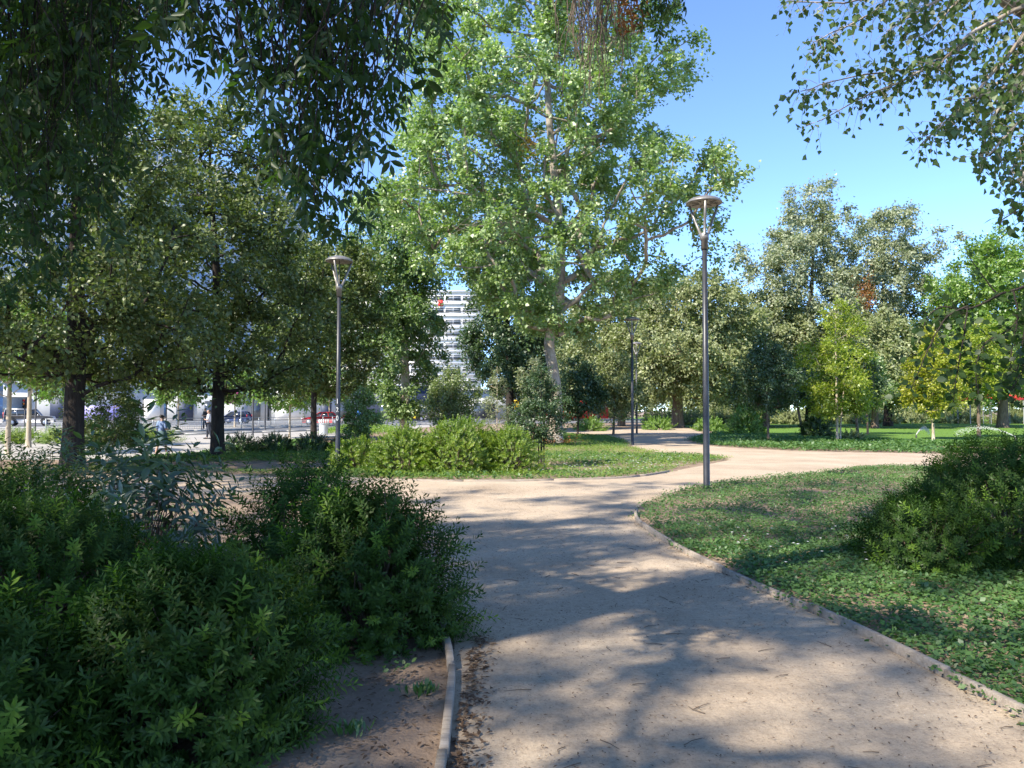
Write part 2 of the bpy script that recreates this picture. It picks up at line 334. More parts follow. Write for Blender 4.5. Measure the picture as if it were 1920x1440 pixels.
upper = [(-500, 915), (100, 893), (360, 887), (480, 892), (700, 900), (900, 903), (1080, 900), (1200, 894), (1290, 878), (1345, 867), (1368, 861), (1335, 855), (1230, 847), (1190, 838), (1172, 826), (1130, 817), (1040, 812)]
far = [(1040, 807), (1130, 806), (1200, 801), (1225, 797), (1270, 799), (1300, 806), (1318, 815), (1290, 825), (1330, 836), (1480, 845), (1700, 850), (1920, 853), (2400, 858)]
low_right = [(2400, 905), (1920, 884), (1660, 874), (1500, 890), (1400, 899), (1330, 907), (1260, 924), (1208, 945), (1190, 966), (1200, 985), (1250, 1019), (1350, 1072), (1440, 1112), (1560, 1167), (1700, 1236), (1920, 1347), (2300, 1540)]
low_left = [(862, 1600), (860, 1440), (850, 1215), (838, 1110), (815, 1020), (770, 965), (700, 945), (560, 932), (400, 926), (250, 926), (-500, 950)]
up_w = smooth_line([g(*p) for p in upper]); far_w = smooth_line([g(*p) for p in far], 0.8)
lr_w = smooth_line([g(*p) for p in low_right]); ll_w = smooth_line([g(*p) for p in low_left])
def jit(Lw, a, s):
    r = np.random.default_rng(s); return Lw + r.normal(0, a, Lw.shape)
path_poly = np.concatenate([jit(up_w, .03, 1), jit(far_w, .05, 2), jit(lr_w[:-1], .015, 3), np.array([(7.5, 0.5), (7.5, -8), (-1.2, -8), (-0.4, 0.5)]), jit(ll_w, .02, 4)])
pm = MB(); pm.poly(path_poly, 0.0); path_o = tag(pm.build('path', M['path']), kind='structure')

lawn_poly = np.array([g(1325, 806), g(1345, 812), g(1500, 832), g(1700, 836), g(1920, 838), g(2500, 842), (160, 90), (160, 190), (30, 190), (17, 120), (16, 80)])
lm = MB(); lm.poly(lawn_poly, 0.001); tag(lm.build('lawn', M['lawn']), kind='structure')

near_c = smooth_line([(-75, 12), (-52, 30), (-31, 46), (-21.5, 57), (-17, 70), (-12, 95), (-3, 124), (20, 160)], 2.0)
def ribbon(cl, w0, w1):
    T = np.gradient(cl, axis=0); T /= np.linalg.norm(T, axis=1)[:, None]; Nn = np.stack([T[:, 1], -T[:, 0]], axis=1)
    return np.concatenate([cl + Nn * w0, (cl + Nn * w1)[::-1]])
D, Nv = np.array((0.9, 0.4359)), np.array((0.4359, -0.9)); C0 = np.array((-45.0, 103.0))
def st(a, b): return C0 + D * a + Nv * b     # a along the street, b metres from its far kerb towards the park
paving = MB(); paving.poly([tuple(st(-90, -60)), tuple(st(-90, 62)), (-62, 22), (-46, 27), g(0, 862), g(210, 862), g(360, 850), g(440, 838), g(560, 824), g(700, 811), (-8, 78), (2, 100), (9, 116), (13, 140), tuple(st(78, -60))], -0.002)
tag(paving.build('pavement', M['pavement']), kind='structure')
rd = MB(); rd.poly([tuple(st(-90, 0)), tuple(st(-90, 31)), tuple(st(76, 31)), tuple(st(76, 0))], 0.002)
tag(rd.build('street', M['asphalt']), kind='structure')
rd2 = MB(); rd2.poly([tuple(p) for p in ribbon(near_c, -3.6, 3.6)], 0.006); tag(rd2.build('side_road', M['asphalt']), kind='structure')
kb = MB()
for b in (-0.15, 31.15): 
    c = st(-7, b); kb.box((c[0], c[1], 0.06), (166, 0.3, 0.13), math.atan2(D[1], D[0]))
for w in (-3.75, 3.75):
    P = ribbon(near_c, w, w)[:len(near_c)]
    for a, b in zip(P[:-1], P[1:]):
        d = b - a; kb.box(((a[0] + b[0]) / 2, (a[1] + b[1]) / 2, 0.06), (np.linalg.norm(d) * 1.0, 0.26, 0.12), math.atan2(d[1], d[0]))
tag(kb.build('kerb', M['kerb']), kind='structure')
mk = MB()
for k in range(-12, 12):
    for b in (7.6, 15.5, 23.2):
        c = st(k * 6.0, b); mk.box((c[0], c[1], 0.007), (2.6, 0.16, 0.004), math.atan2(D[1], D[0]))
tag(mk.build('road_marking', M['roadpaint']), kind='structure')

# ---------------------------------------------------------------- vegetation tools
LEAF = {
 'diamond': ([(0, 0, 0), (0.30, 0.45, 0.06), (0, 1, 0), (-0.30, 0.45, 0.06)], [(0, 1, 2), (0, 2, 3)]),
 'delta': ([(0, 0, 0), (0.46, 0.30, 0.07), (0, 1, -0.04), (-0.46, 0.30, 0.07)], [(0, 1, 2), (0, 2, 3)]),
 'round': ([(0, 0, 0), (0.30, 0.22, 0.03), (0.36, 0.60, 0.04), (0, 1, 0), (-0.36, 0.60, 0.04), (-0.30, 0.22, 0.03)], [(0, 1, 2), (0, 2, 3), (0, 3, 4), (0, 4, 5)]),
 'lance': ([(0, 0, 0), (0.13, 0.30, 0.04), (0.13, 0.6, 0.02), (0, 1, -0.10), (-0.13, 0.6, 0.02), (-0.13, 0.30, 0.04)], [(0, 1, 2), (0, 2, 3), (0, 3, 4), (0, 4, 5)]),
 'tri': ([(0.34, 0.16, 0), (0, 1, 0), (-0.34, 0.3, 0)], [(0, 1, 2)]),
 'blade': ([(0.10, 0, 0), (0, 1, 0), (-0.10, 0, 0)], [(0, 1, 2)]),
 'oval': ([(0, 0, 0), (0.37, 0.5, 0.05), (0, 1, 0), (-0.37, 0.5, 0.05)], [(0, 1, 2), (0, 2, 3)]),
 'needle': ([(0, 0, 0), (0.14, 0.58, 0.0), (0, 1, -0.03), (-0.14, 0.58, 0.0)], [(0, 1, 2), (0, 2, 3)]),
}
def wood(mb, trunk, tr, targets, rng, tip=0.012, lo=0.25, up=0.25, sides=5, tsides=10, maxk=0.62, flare=1.35):
    """trunk plus limbs that reach every clump of the crown"""
    trunk = smooth_line(np.asarray(trunk, float), 0.5); n0 = len(trunk)
    s = np.linspace(0, 1, n0); r_t = np.interp(s, np.linspace(0, 1, len(tr)), tr)
    h = trunk[:, 2] - trunk[0, 2]
    r_vis = r_t * (1 + (flare - 1) * np.exp(-h / (2.2 * r_t[0] + .05)))
    mb.tube(trunk, r_vis, tsides)
    nodes = [p for p in trunk]; par = [-1] + list(range(n0 - 1)); can = [i for i in range(n0) if s[i] >= lo]
    zmin = trunk[int(lo * (n0 - 1)), 2]
    targets = np.asarray(targets); dd = np.min(np.linalg.norm(targets[:, None, :] - trunk[None, can, :], axis=2), axis=1)
    chains = []
    for i in np.argsort(dd):
        t = targets[i]; P = np.array([nodes[q] for q in can]); d = t - P; L = np.linalg.norm(d, axis=1) + 1e-6
        cost = L * (1 + 1.0 * np.clip(up - d[:, 2] / L, 0, 1)); k = can[int(np.argmin(cost))]
        a = nodes[k]; d = t - a; l = np.linalg.norm(d)
        m = 3 if l < 1.2 else 5; prev = k; ch = [k]
        sag = np.array((0, 0, 1.0)) * l * rng.uniform(-.05, .12)
        for q in range(1, m + 1):
            f = q / m; p = a + d * f + sag * math.sin(math.pi * f) * -1 + rng.normal(0, .02, 3) * l * math.sin(math.pi * f)
            nodes.append(p); par.append(prev); prev = len(nodes) - 1; can.append(prev); ch.append(prev)
        chains.append(ch)
    w = np.zeros(len(nodes))
    for ch in chains: w[ch[-1]] += 1
    for i in range(len(nodes) - 1, n0 - 1, -1): w[par[i]] += w[i]
    for ch in chains:
        r = tip * np.maximum(w[ch], 1) ** 0.46
        if ch[0] < n0: r[0] = min(r[1] * 1.15, r_t[ch[0]] * maxk); r[1:] = np.minimum(r[1:], r_t[ch[0]] * maxk)
        else: r[0] = r[1]
        mb.tube([nodes[q] for q in ch], r, sides if r[0] > 0.03 else 4, cap=False)
    return zmin
def clumps_from(prof, n, rng, shell=0.5, rough=0.22):
    """clump centres in a crown given as (z, radius, x shift, y shift)"""
    P = np.array([tuple(p) + (0,) * (4 - len(p)) for p in prof], float)
    zz = np.linspace(P[0, 0], P[-1, 0], 200); rr = np.interp(zz, P[:, 0], P[:, 1])
    pr = rr ** 1.3 + 0.01; z = rng.choice(zz, n, p=pr / pr.sum()) + rng.normal(0, .1, n)
    an = rng.uniform(0, 2 * np.pi, n); ph = rng.uniform(0, 6, 3)
    k = 1 + rough * (np.sin(2 * an + z * .8 + ph[0]) * .5 + np.sin(3 * an - z * 1.1 + ph[1]) * .4 + np.sin(5 * an + z * 2 + ph[2]) * .3)
    r = np.interp(z, P[:, 0], P[:, 1]) * k * rng.uniform(0, 1, n) ** shell
    ox, oy = np.interp(z, P[:, 0], P[:, 2]), np.interp(z, P[:, 0], P[:, 3])
    return np.stack([ox + r * np.cos(an), oy + r * np.sin(an), z], axis=1), np.stack([ox, oy, z - 0.4], axis=1)
DENS, LEAFK, CLK = 1.0, 1.25, 0.82
def sprays(mb, ctr, axis, rng, K, m, clump, leaf, shape='diamond', droop=0.0, upb=0.15, twig=None, spread=0.9, keep=None):
    """leaves strung along short twigs that fan out of every clump"""
    n = len(ctr); out = nrm(ctr - axis); m = int(m * DENS); leaf = leaf * LEAFK; clump = clump * CLK
    c = np.repeat(ctr, K, axis=0); o = np.repeat(out, K, axis=0); N = n * K
    d = nrm(o * 0.75 + rng.normal(0, .62, (N, 3)) * spread + np.array((0, 0, upb)))
    L = clump * rng.uniform(.45, 1.35, N) * np.repeat(rng.uniform(.7, 1.3, n), K)
    t = rng.uniform(.05, 1, (N, m)) ** 0.8
    pos = c[:, None] + d[:, None] * (L[:, None] * t)[..., None]
    pos[..., 2] -= droop * (L[:, None] * t) ** 2 / max(clump, .1)
    pos = pos + rng.normal(0, leaf * .75, pos.shape)
    pos = pos.reshape(-1, 3); dd = np.repeat(d, m, axis=0); oo = np.repeat(o, m, axis=0)
    ld = nrm(dd * .7 + rng.normal(0, .55, pos.shape) + np.array((0, 0, -.25 - droop)))
    ln = nrm(oo * .35 + rng.normal(0, .55, pos.shape) + np.array((0, 0, .6)))
    sz = leaf * rng.uniform(.65, 1.3, len(pos))
    if keep is not None:
        q = keep(pos); pos, ld, ln, sz = pos[q], ld[q], ln[q], sz[q]
    T, F = LEAF[shape]; scatter(mb, T, F, pos, frames(ld, ln), sz)
    if twig is not None:
        sel = rng.choice(N, min(N, int(N * .35)), replace=False); r0 = max(.004, leaf * .05)
        for i in sel:
            a = c[i]; b = a + d[i] * L[i] * .8; b[2] -= droop * (L[i] * .8) ** 2 / max(clump, .1)
            e = nrm(np.cross(d[i], (0.3, 0.2, 1.0))) * r0; f = nrm(np.cross(d[i], e)) * r0
            twig.add([a + e, a - e * .5 + f, a - e * .5 - f, b], [(0, 1, 3), (1, 2, 3), (2, 0, 3)])
def tree(name, label, base, trunk, tr, prof, n, K, m, clump, leaf, lmat, bark, seed, shape='diamond', cat='tree', group=None, droop=0.05, upb=0.15, shell=0.5, lo=0.3, tip=0.014, rough=0.22, flare=1.35, maxk=0.62):
    rng = np.random.default_rng(seed); t = thing(name, label, cat, (base[0], base[1], 0), 0, group)
    ctr, ax = clumps_from(prof, n, rng, shell, rough)
    wb, cb = MB(), MB(); wood(wb, trunk, tr, ctr, rng, tip, lo, flare=flare, maxk=maxk)
    sprays(cb, ctr, ax, rng, K, m, clump, leaf, shape, droop, upb, wb)
    wb.build('trunk', M[bark], t, True); cb.build('crown', LM[lmat], t)
    return t

# ---------------------------------------------------------------- trees that stand in the park
def mid(px, py): return g(px, py)
# the tall pale-barked poplar in the middle
pb = g(1040, 833)
poplar = tree('poplar_tree', 'tall poplar with pale twisting trunk and glittering leaves in the middle of the park', pb,
     [(0, 0, 0), (.08, 0, 2.4), (-.13, 0, 3.9), (-.26, .1, 4.9), (0, .1, 6), (.22, 0, 6.7), (.32, 0, 9), (.2, 0, 11.2), (-.25, 0, 16), (-.4, 0, 21), (-.4, 0, 25.5)],
     [.31, .27, .25, .23, .21, .20, .17, .14, .10, .06, .02],
     [(5.2, 1.2, .2), (6.2, 3.2, .2), (7.6, 5.0, .1), (9.2, 6.8, 0), (11.5, 7.6, -.5), (15, 7.2, -.7), (18.8, 6.4, -.5), (21.4, 5.6, -.3), (24, 4.2, 0), (26.6, 1.2, .2)],
     600, 10, 23, 1.2, .13, 'poplar', 'bark_poplar', 5, 'delta', shell=.42, tip=.024, rough=.25, lo=.24, upb=.3, flare=1.5, maxk=.7)
# mistletoe, dead nests and dead twigs hanging in the poplar
def clump_part(parent, name, c, r, n, leaf, m, seed, shape='diamond', stretch=(1, 1, 1.3)):
    q = np.random.default_rng(seed); P = q.normal(0, .45, (n, 3)) * r * np.array(stretch) + np.array(c); b = MB()
    T, F = LEAF[shape]; scatter(b, T, F, P, frames(q.normal(0, 1, (n, 3)) + (0, 0, -.8), q.normal(0, 1, (n, 3))), leaf * q.uniform(.6, 1.3, n))
    return b.build(name, m, parent)
tag(clump_part(poplar, 'mistletoe', (-1.2, -3.6, 13.1), .62, 420, .11, LM['mistle'], 1), 'orange clump of mistletoe', kind='stuff')
tag(clump_part(poplar, 'mistletoe', (-1.3, -3.2, 17.4), .55, 420, .12, LM['dark'], 2), 'dark clump of mistletoe', kind='stuff')
tag(clump_part(poplar, 'mistletoe', (-2.9, -3.4, 12.1), .62, 520, .12, LM['dark'], 3), 'dark tangled clump of mistletoe', kind='stuff')
dt = MB(); q = np.random.default_rng(9)
for k in range(46):
    a = np.array((-1.6 + q.normal(0, .5), -1.4 + q.normal(0, .6), 10.6 + q.normal(0, .5))); l = q.uniform(1.2, 3.0)
    s = np.linspace(0, 1, 7); an = q.uniform(-.5, .9)
    P = a + np.stack([-s * l * math.cos(an), -s * .6 + q.normal(0, .03, 7), s * l * .5 * math.sin(an) - s ** 2 * l * q.uniform(.1, .8)], axis=1)
    dt.tube(P, np.linspace(.022, .006, 7), 4, False)
tag(dt.build('dead_branch', M['bark_pale'], poplar, True), 'bare dead twigs on the left of the crown')
rs = np.random.default_rng(21); rb = MB()
P = rs.normal(0, 1, (260, 3)) * np.array((.55, .5, .12)) + np.array((0.05, -.25, .14)); T, F = LEAF['diamond']
scatter(rb, T, F, P, frames(rs.normal(0, 1, (260, 3)), rs.normal(0, .4, (260, 3)) + (0, 0, 1)), .14)
tag(rb.build('basal_shoots', LM['rust'], poplar), 'reddish dead shoots round the foot of the trunk', kind='stuff')

tree('broadleaf_tree', 'dark trunked spreading tree just right of the walker in shorts', g(408, 856),
     [(0, 0, 0), (-.02, 0, 1.5), (.0, 0, 3), (-.1, 0, 6), (-.4, 0, 10), (-.4, 0, 12)], [.215, .20, .18, .12, .06, .02],
     [(2.2, 1.6, -.1), (2.8, 3.0, -.2), (4.0, 3.75, .1), (6.6, 3.5, .1), (8.5, 3.1, -.5), (10.3, 2.3, -.6), (12.2, 1.2, -.5), (13.2, .4, -.5)],
     340, 10, 15, .95, .125, 'oak', 'bark_dark', 31, lo=.2, rough=.3)
tree('broadleaf_tree', 'thick black trunk and low dark crown at the far left of the park', g(135, 880),
     [(0, 0, 0), (.02, 0, 1.5), (.05, 0, 3), (0, 0, 6), (0, 0, 10)], [.26, .25, .22, .14, .03],
     [(2.3, 2.0), (3.0, 3.4), (4.5, 3.9, -.2), (7, 3.6, -.2), (9.5, 2.4, -.1), (11.2, .8)],
     340, 10, 15, .9, .11, 'oak', 'bark_dark', 32, lo=.2)
tree('broadleaf_tree', 'rounded tree behind the lamp post marked 120', g(588, 826),
     [(0, 0, 0), (0, 0, 3), (.1, 0, 6), (0, 0, 10.5)], [.16, .14, .1, .02],
     [(2.5, 1.8, .1), (3.3, 2.7, .2), (6.3, 3.1, .4), (9.6, 2.3, .6), (11.6, .6, .6)],
     230, 10, 20, 1.0, .15, 'oak', 'bark_dark', 33, lo=.25)
tree('elm_tree', 'drooping elm with foliage down to the ground before the white apartment block', g(757, 815),
     [(0, 0, 0), (.1, 0, 2.5), (0, 0, 7), (0, 0, 14)], [.30, .27, .2, .03],
     [(1.2, .8, 0), (2.2, 1.5, -.2), (4.2, 2.0, -.2), (6.5, 2.4, -.2), (9.6, 3.3, -.8), (13.2, 3.2, -.6), (16, 1.6, -.5)],
     250, 10, 20, 1.05, .20, 'elm', 'bark_pale', 34, 'tri', lo=.15, droop=.45)
tree('broadleaf_tree', 'dense dark green tree left of the tall poplar', g(958, 807),
     [(0, 0, 0), (-.1, 0, 3), (-.3, 0, 8), (-.3, 0, 15)], [.36, .32, .22, .04],
     [(2.6, 1.5, .2), (4.0, 2.5, .2), (7.4, 3.1, -.3), (11.8, 3.2, -.5), (15.6, 2.8, -.8), (18.5, 1.0, -.8)],
     250, 10, 20, 1.2, .22, 'dark', 'bark_dark', 35, 'tri', lo=.15, droop=.3)
tree('elm_tree', 'broad old tree with a flared trunk at the far end of the winding path', g(1270, 802),
     [(0, 0, 0), (.05, 0, 2.6), (.2, 0, 6), (0, 0, 12)], [.50, .40, .3, .05],
     [(2.8, 3.2, 0), (3.8, 5.2, .6), (6, 6.5, .8), (9.5, 6.6, .6), (12.5, 5.2, .8), (14.5, 2.2, 1)],
     300, 10, 20, 1.5, .26, 'olive', 'bark_brown', 36, 'tri', lo=.2, droop=.3, flare=1.5)
tree('olive_tree', 'grey green round headed tree right of the big lamp post', g(1435, 800),
     [(0, 0, 0), (.1, 0, 2.6), (.2, 0, 6), (0, 0, 11)], [.36, .30, .2, .05],
     [(2.0, 2.6), (3.8, 4.6), (7, 5.3), (10.5, 4.4), (13.4, 1.6)],
     250, 10, 20, 1.35, .26, 'olive', 'bark_brown', 37, 'tri', lo=.2, droop=.35)
ftr = tree('acacia_tree', 'tall thin crowned grey tree rising highest on the right', g(1518, 800),
     [(0, 0, 0), (.1, 0, 4), (-.3, 0, 9), (.4, 0, 14), (.6, 0, 20), (.5, 0, 24)], [.42, .36, .3, .18, .06, .02],
     [(6.5, 2.8, 0), (9, 4.8, -.3), (14, 5.9, -.4), (18, 5.2, -.6), (20.5, 4.0, 0), (22.5, 2.6, .6), (25, 1.2, .8)],
     270, 9, 20, 1.45, .24, 'grey', 'bark_dark', 38, 'tri', lo=.35, droop=.4, shell=.55, rough=.5)
tag(clump_part(ftr, 'withered_vine', (3.6, -4.5, 12.4), 1.5, 900, .2, LM['rust'], 4, stretch=(.7, .7, 1.7)), 'rust coloured withered vine hanging in the crown')
tree('acacia_tree', 'airy grey green tree with ragged top right of the tallest grey tree', g(1665, 799),
     [(0, 0, 0), (.1, 0, 4), (.3, 0, 9), (-.2, 0, 14), (0, 0, 21)], [.4, .34, .26, .14, .02],
     [(5.5, 3.2, 0), (9, 4.8, -.3), (14, 5.4, 0), (18.5, 5.0, .3), (21.3, 3.6, .8), (23, 1.2, 1.4)],
     260, 9, 20, 1.45, .24, 'grey', 'bark_dark', 39, 'tri', lo=.3, droop=.4, shell=.55, rough=.5)
tree('olive_tree', 'dull green tree filling the gap behind the lawn saplings', g(1640, 803),
     [(0, 0, 0), (.1, 0, 2.6), (.2, 0, 5), (0, 0, 8)], [.3, .25, .15, .04],
     [(1.6, 2.2), (3.2, 3.6), (6, 4.2), (8.6, 3.4), (10.4, 1.2)],
     200, 10, 18, 1.15, .25, 'olive', 'bark_brown', 40, 'tri', lo=.2, droop=.4)
tree('broadleaf_tree', 'large bright green tree at the right edge behind the yellow saplings', g(1880, 802),
     [(0, 0, 0), (.1, 0, 3), (.2, 0, 7), (0, 0, 14)], [.45, .38, .25, .05],
     [(2.6, 3.0), (4.6, 6.0), (8.5, 7.0), (12.5, 6.2), (15.6, 4.6, .5), (18.6, 1.6, 1)],
     320, 10, 20, 1.5, .26, 'bright', 'bark_brown', 41, 'tri', lo=.15)
tree('olive_tree', 'grey olive tree behind the poplar, left of the tree with flared trunk', g(1165, 799),
     [(0, 0, 0), (.1, 0, 3), (.2, 0, 7), (0, 0, 13)], [.35, .3, .2, .04],
     [(2.6, 2.6), (4.6, 4.6), (8.5, 5.4), (12.5, 4.6), (16, 1.6)],
     230, 10, 18, 1.5, .27, 'olive', 'bark_brown', 42, 'tri', lo=.2, droop=.3)
# a row that closes the view behind the lawn
bgt = {}
for k, (px, Y, hgt, lm_, lab) in enumerate([(1330, 112, 15, 'olive', 'distant olive tree between the two lamps of the back path'), (1580, 118, 16, 'elm', 'distant green tree behind the lawn and the lime sapling'), (1760, 104, 14, 'elm', 'distant green tree between the yellow sapling and the lawn edge'),
        (2010, 96, 15, 'olive', 'distant olive tree at the far right beyond the lawn'), (1010, 150, 17, 'elm', 'distant elm right of the white apartment block'), (1070, 128, 15, 'olive', 'distant olive tree straight behind the tall poplar')]):
    x = (px - 960) / FPX * Y
    if lm_ in bgt: dup(bgt[lm_], (x, Y), 1.1 * k, hgt / 15, lab); continue
    bgt[lm_] = tree('background_tree', lab, (x, Y), [(0, 0, 0), (.1, 0, 3), (0, 0, hgt * .8)], [.35, .3, .05],
         [(1.5, 3.5), (hgt * .3, 6.0), (hgt * .6, 6.6), (hgt * .85, 4.4), (hgt, 1.5)], 170, 9, 16, 1.8, .40, lm_, 'bark_brown', 60 + k, 'tri', lo=.15, droop=.3, group='trees closing the view')
# woods far behind on the right read as one mass
fw = MB(); q = np.random.default_rng(88); n = 560; fx = q.uniform(0, 1, n); fc = np.stack([8 + fx * 150, 172 - fx * 45 + q.uniform(-5, 5, n), np.where(q.uniform(0, 1, n) < .45, q.uniform(.4, 3.5, n), q.uniform(3, 13, n))], axis=1)
sprays(fw, fc, fc - (0, -3.0, 3.0), q, 7, 11, 2.4, .62, 'tri'); tag(fw.build('far_woodland', LM['olive']), 'hazy woodland far behind the lawn', kind='stuff')

# saplings
def sapling(label, base, h, r, z0, lmat, bark, seed, tr=.035, lean=0.0, n=60, K=8, m=14, leaf=.06, clump=.33, two=False, group=None, conic=False, droop=.1, name='sapling', shape='diamond'):
    if conic: prof = [(z0, r), (z0 + .35 * (h - z0), r * .8), (z0 + .7 * (h - z0), r * .45), (h, .05)]
    else: prof = [(z0, r * .55, lean * .5), (z0 + .25 * (h - z0), r, lean * .7), (z0 + .55 * (h - z0), r * .92, lean), (z0 + .8 * (h - z0), r * .55, lean), (h, r * .12, lean)]
    t = tree(name, label, base, [(0, 0, 0), (lean * .5, 0, z0), (lean, 0, h * .7), (lean, 0, h)], [tr, tr * .8, tr * .5, .01], prof, n, K, m, clump, leaf, lmat, bark, seed, shape, group=group, lo=.2, tip=.007, droop=droop, flare=1.2)
    if two:
        b = MB(); b.tube([(.16, .05, 0), (.2, .05, z0 * .7), (.5, .1, h * .5)], [tr * .8, tr * .6, .012], 6); b.build('trunk', M[bark], t, True)
    return t
def stakes(t, dx, h, m='bark_pale'):
    for s in (-dx, dx):
        b = MB(); b.tube([(s, -.02, 0), (s, -.02, h)], .022, 6); b.build('stake', M[m], t)
s1 = sapling('staked sapling with dark low crown in front of the lime bushes', g(1015, 876), 2.75, .72, .72, 'dark', 'bark_dark', 71, .03, 0, 80, 8, 15, .055, .3); stakes(s1, .075, .95, 'bark_dark')
s2 = sapling('staked sapling with pale stem right of the lamp post marked 120', g(678, 857), 2.3, .62, .62, 'elm', 'bark_pale', 72, .03, 0, 70, 8, 14, .06, .28); stakes(s2, .09, .9)
sapling('dark leafy sapling in front of the walker in shorts', g(212, 868), 2.35, 1.15, .35, 'oak', 'bark_pale', 73, .035, 0, 80, 8, 14, .07, .36)
sapling('sparse cone shaped sapling left of the tall poplar', g(932, 832), 3.75, .85, .5, 'grey', 'bark_pale', 74, .03, 0, 44, 6, 10, .07, .34, conic=True)
sapling('small light green tree by the road, right of the drooping elm', g(848, 817), 4.1, 1.55, .7, 'young', 'bark_brown', 75, .06, 0, 80, 8, 14, .13, .6)
sapling('pale topped sapling touching the left side of the poplar trunk', g(1000, 838), 3.8, .85, 1.3, 'grey', 'bark_brown', 76, .04, 0, 60, 8, 12, .08, .36)
sapling('bushy young tree right of the poplar trunk', g(1083, 817), 5.0, 1.5, 1.2, 'dark', 'bark_dark', 77, .07, .1, 80, 8, 14, .14, .6)
sapling('slim olive young tree left of the thin lamp post', g(1150, 815), 5.9, 1.6, 1.0, 'olive', 'bark_brown', 78, .08, .1, 90, 8, 14, .15, .6)
sapling('round dark young tree on the lawn edge right of the big lamp post', g(1441, 829), 5.1, 1.55, 1.75, 'dark', 'bark_brown', 79, .065, -.1, 90, 8, 15, .11, .5)
sapling('leaning young tree between the dark sapling and the lime sapling', g(1506, 816), 5.4, 1.5, 1.9, 'dark', 'bark_brown', 80, .09, -.7, 90, 8, 14, .13, .55)
sapling('tall lime yellow sapling with twin pale stems on the lawn', g(1570, 829), 7.0, 1.75, 1.2, 'lime', 'bark_pale', 81, .07, 0, 130, 8, 15, .11, .6, two=True)
sapling('dark crowned sapling right of the lime yellow sapling', g(1610, 827), 4.9, 1.3, 1.9, 'dark', 'bark_brown', 82, .08, -.35, 80, 8, 14, .11, .5)
sapling('thin sapling on the lawn farther back than its neighbours', g(1627, 814), 5.5, 1.5, 2.0, 'elm', 'bark_brown', 83, .07, 0, 70, 8, 13, .14, .55)
sapling('bright yellow sapling with white stem at the lawn edge', g(1750, 824), 5.9, 1.5, 1.1, 'yellow', 'bark_pale', 84, .075, 0, 110, 8, 15, .12, .55)
sapling('yellow green sapling with brown stem nearest the right edge', g(1835, 820), 7.0, 1.95, 2.2, 'lime', 'bark_brown', 85, .11, .1, 120, 8, 15, .13, .65)
strees = {}
# pale-stemmed street trees along the side road on the left
for k, (px, py, h, r, z0, lab) in enumerate([(14, 852, 6.0, 2.2, 2.6, 'pale stemmed street tree at the far left edge'), (53, 839, 6.5, 2.3, 2.7, 'pale stemmed street tree in front of the silver car'),
        (333, 808, 6.2, 2.6, 2.3, 'lime green street tree behind the pedestrian railing'), (543, 821, 4.8, 1.6, 1.9, 'thin curved street tree left of the red car'), (617, 797, 7, 2.4, 3.2, 'white stemmed street tree in front of the red car'),
        (440, 801, 6.4, 2.2, 2.9, 'lime green street tree above the dark blue car'), (120, 806, 6.8, 2.6, 2.6, 'lime green street tree behind the black trunk')]):
    key = k in (0, 1)
    if key in strees: dup(strees[key], g(px, py), 1.7 * k, h / strees[key]['h0'], lab); continue
    strees[key] = sapling(lab, g(px, py), h, r, z0, 'bright', 'bark_pale', 90 + k, .10 if k < 2 else .085, .05, 90, 8, 14, .105 if k < 2 else .15, .6, group='street trees along the side road', name='street_tree'); strees[key]['h0'] = h

# ---------------------------------------------------------------- the ash over the viewer's head and its hanging branches
def compound(seed, n=7, size=.20):
    """pinnate ash leaf lying along +y: stalk and leaflets"""
    q = np.random.default_rng(seed); b = MB(); T, F = LEAF['lance']; T = np.array(T) * np.array((1.25, 1, 1))
    b.tube([(0, 0, 0), (0, size * .55, .01), (0, size * .95, -.02)], [.0022, .0016, .001], 3, False)
    pos, rot, sz = [], [], []
    for i in range(n):
        if i == n - 1: y, a = size * .95, 0.0
        else: y, a = size * (.35 + .5 * (i // 2) / max(1, (n - 2) // 2)), (1 if i % 2 else -1) * q.uniform(.8, 1.15)
        d = np.array((math.sin(a), math.cos(a), -.35 + q.normal(0, .18))); pos.append((0, y, 0)); rot.append((d, np.array((q.normal(0, .3), q.normal(0, .2), 1.0)))); sz.append(size * q.uniform(.42, .54))
    Rm = frames(np.array([r[0] for r in rot]), np.array([r[1] for r in rot])); scatter(b, T, F, np.array(pos), Rm, np.array(sz))
    return b
COMP = [compound(s, n, z) for s, n, z in ((1, 7, .20), (2, 5, .17), (3, 7, .23), (4, 5, .19), (5, 6, .15))]
COMP_ME = [b.mesh('leaf') for b in COMP]
COMP_VF = [(np.concatenate(b.v), [f for f in b.f]) for b in COMP]
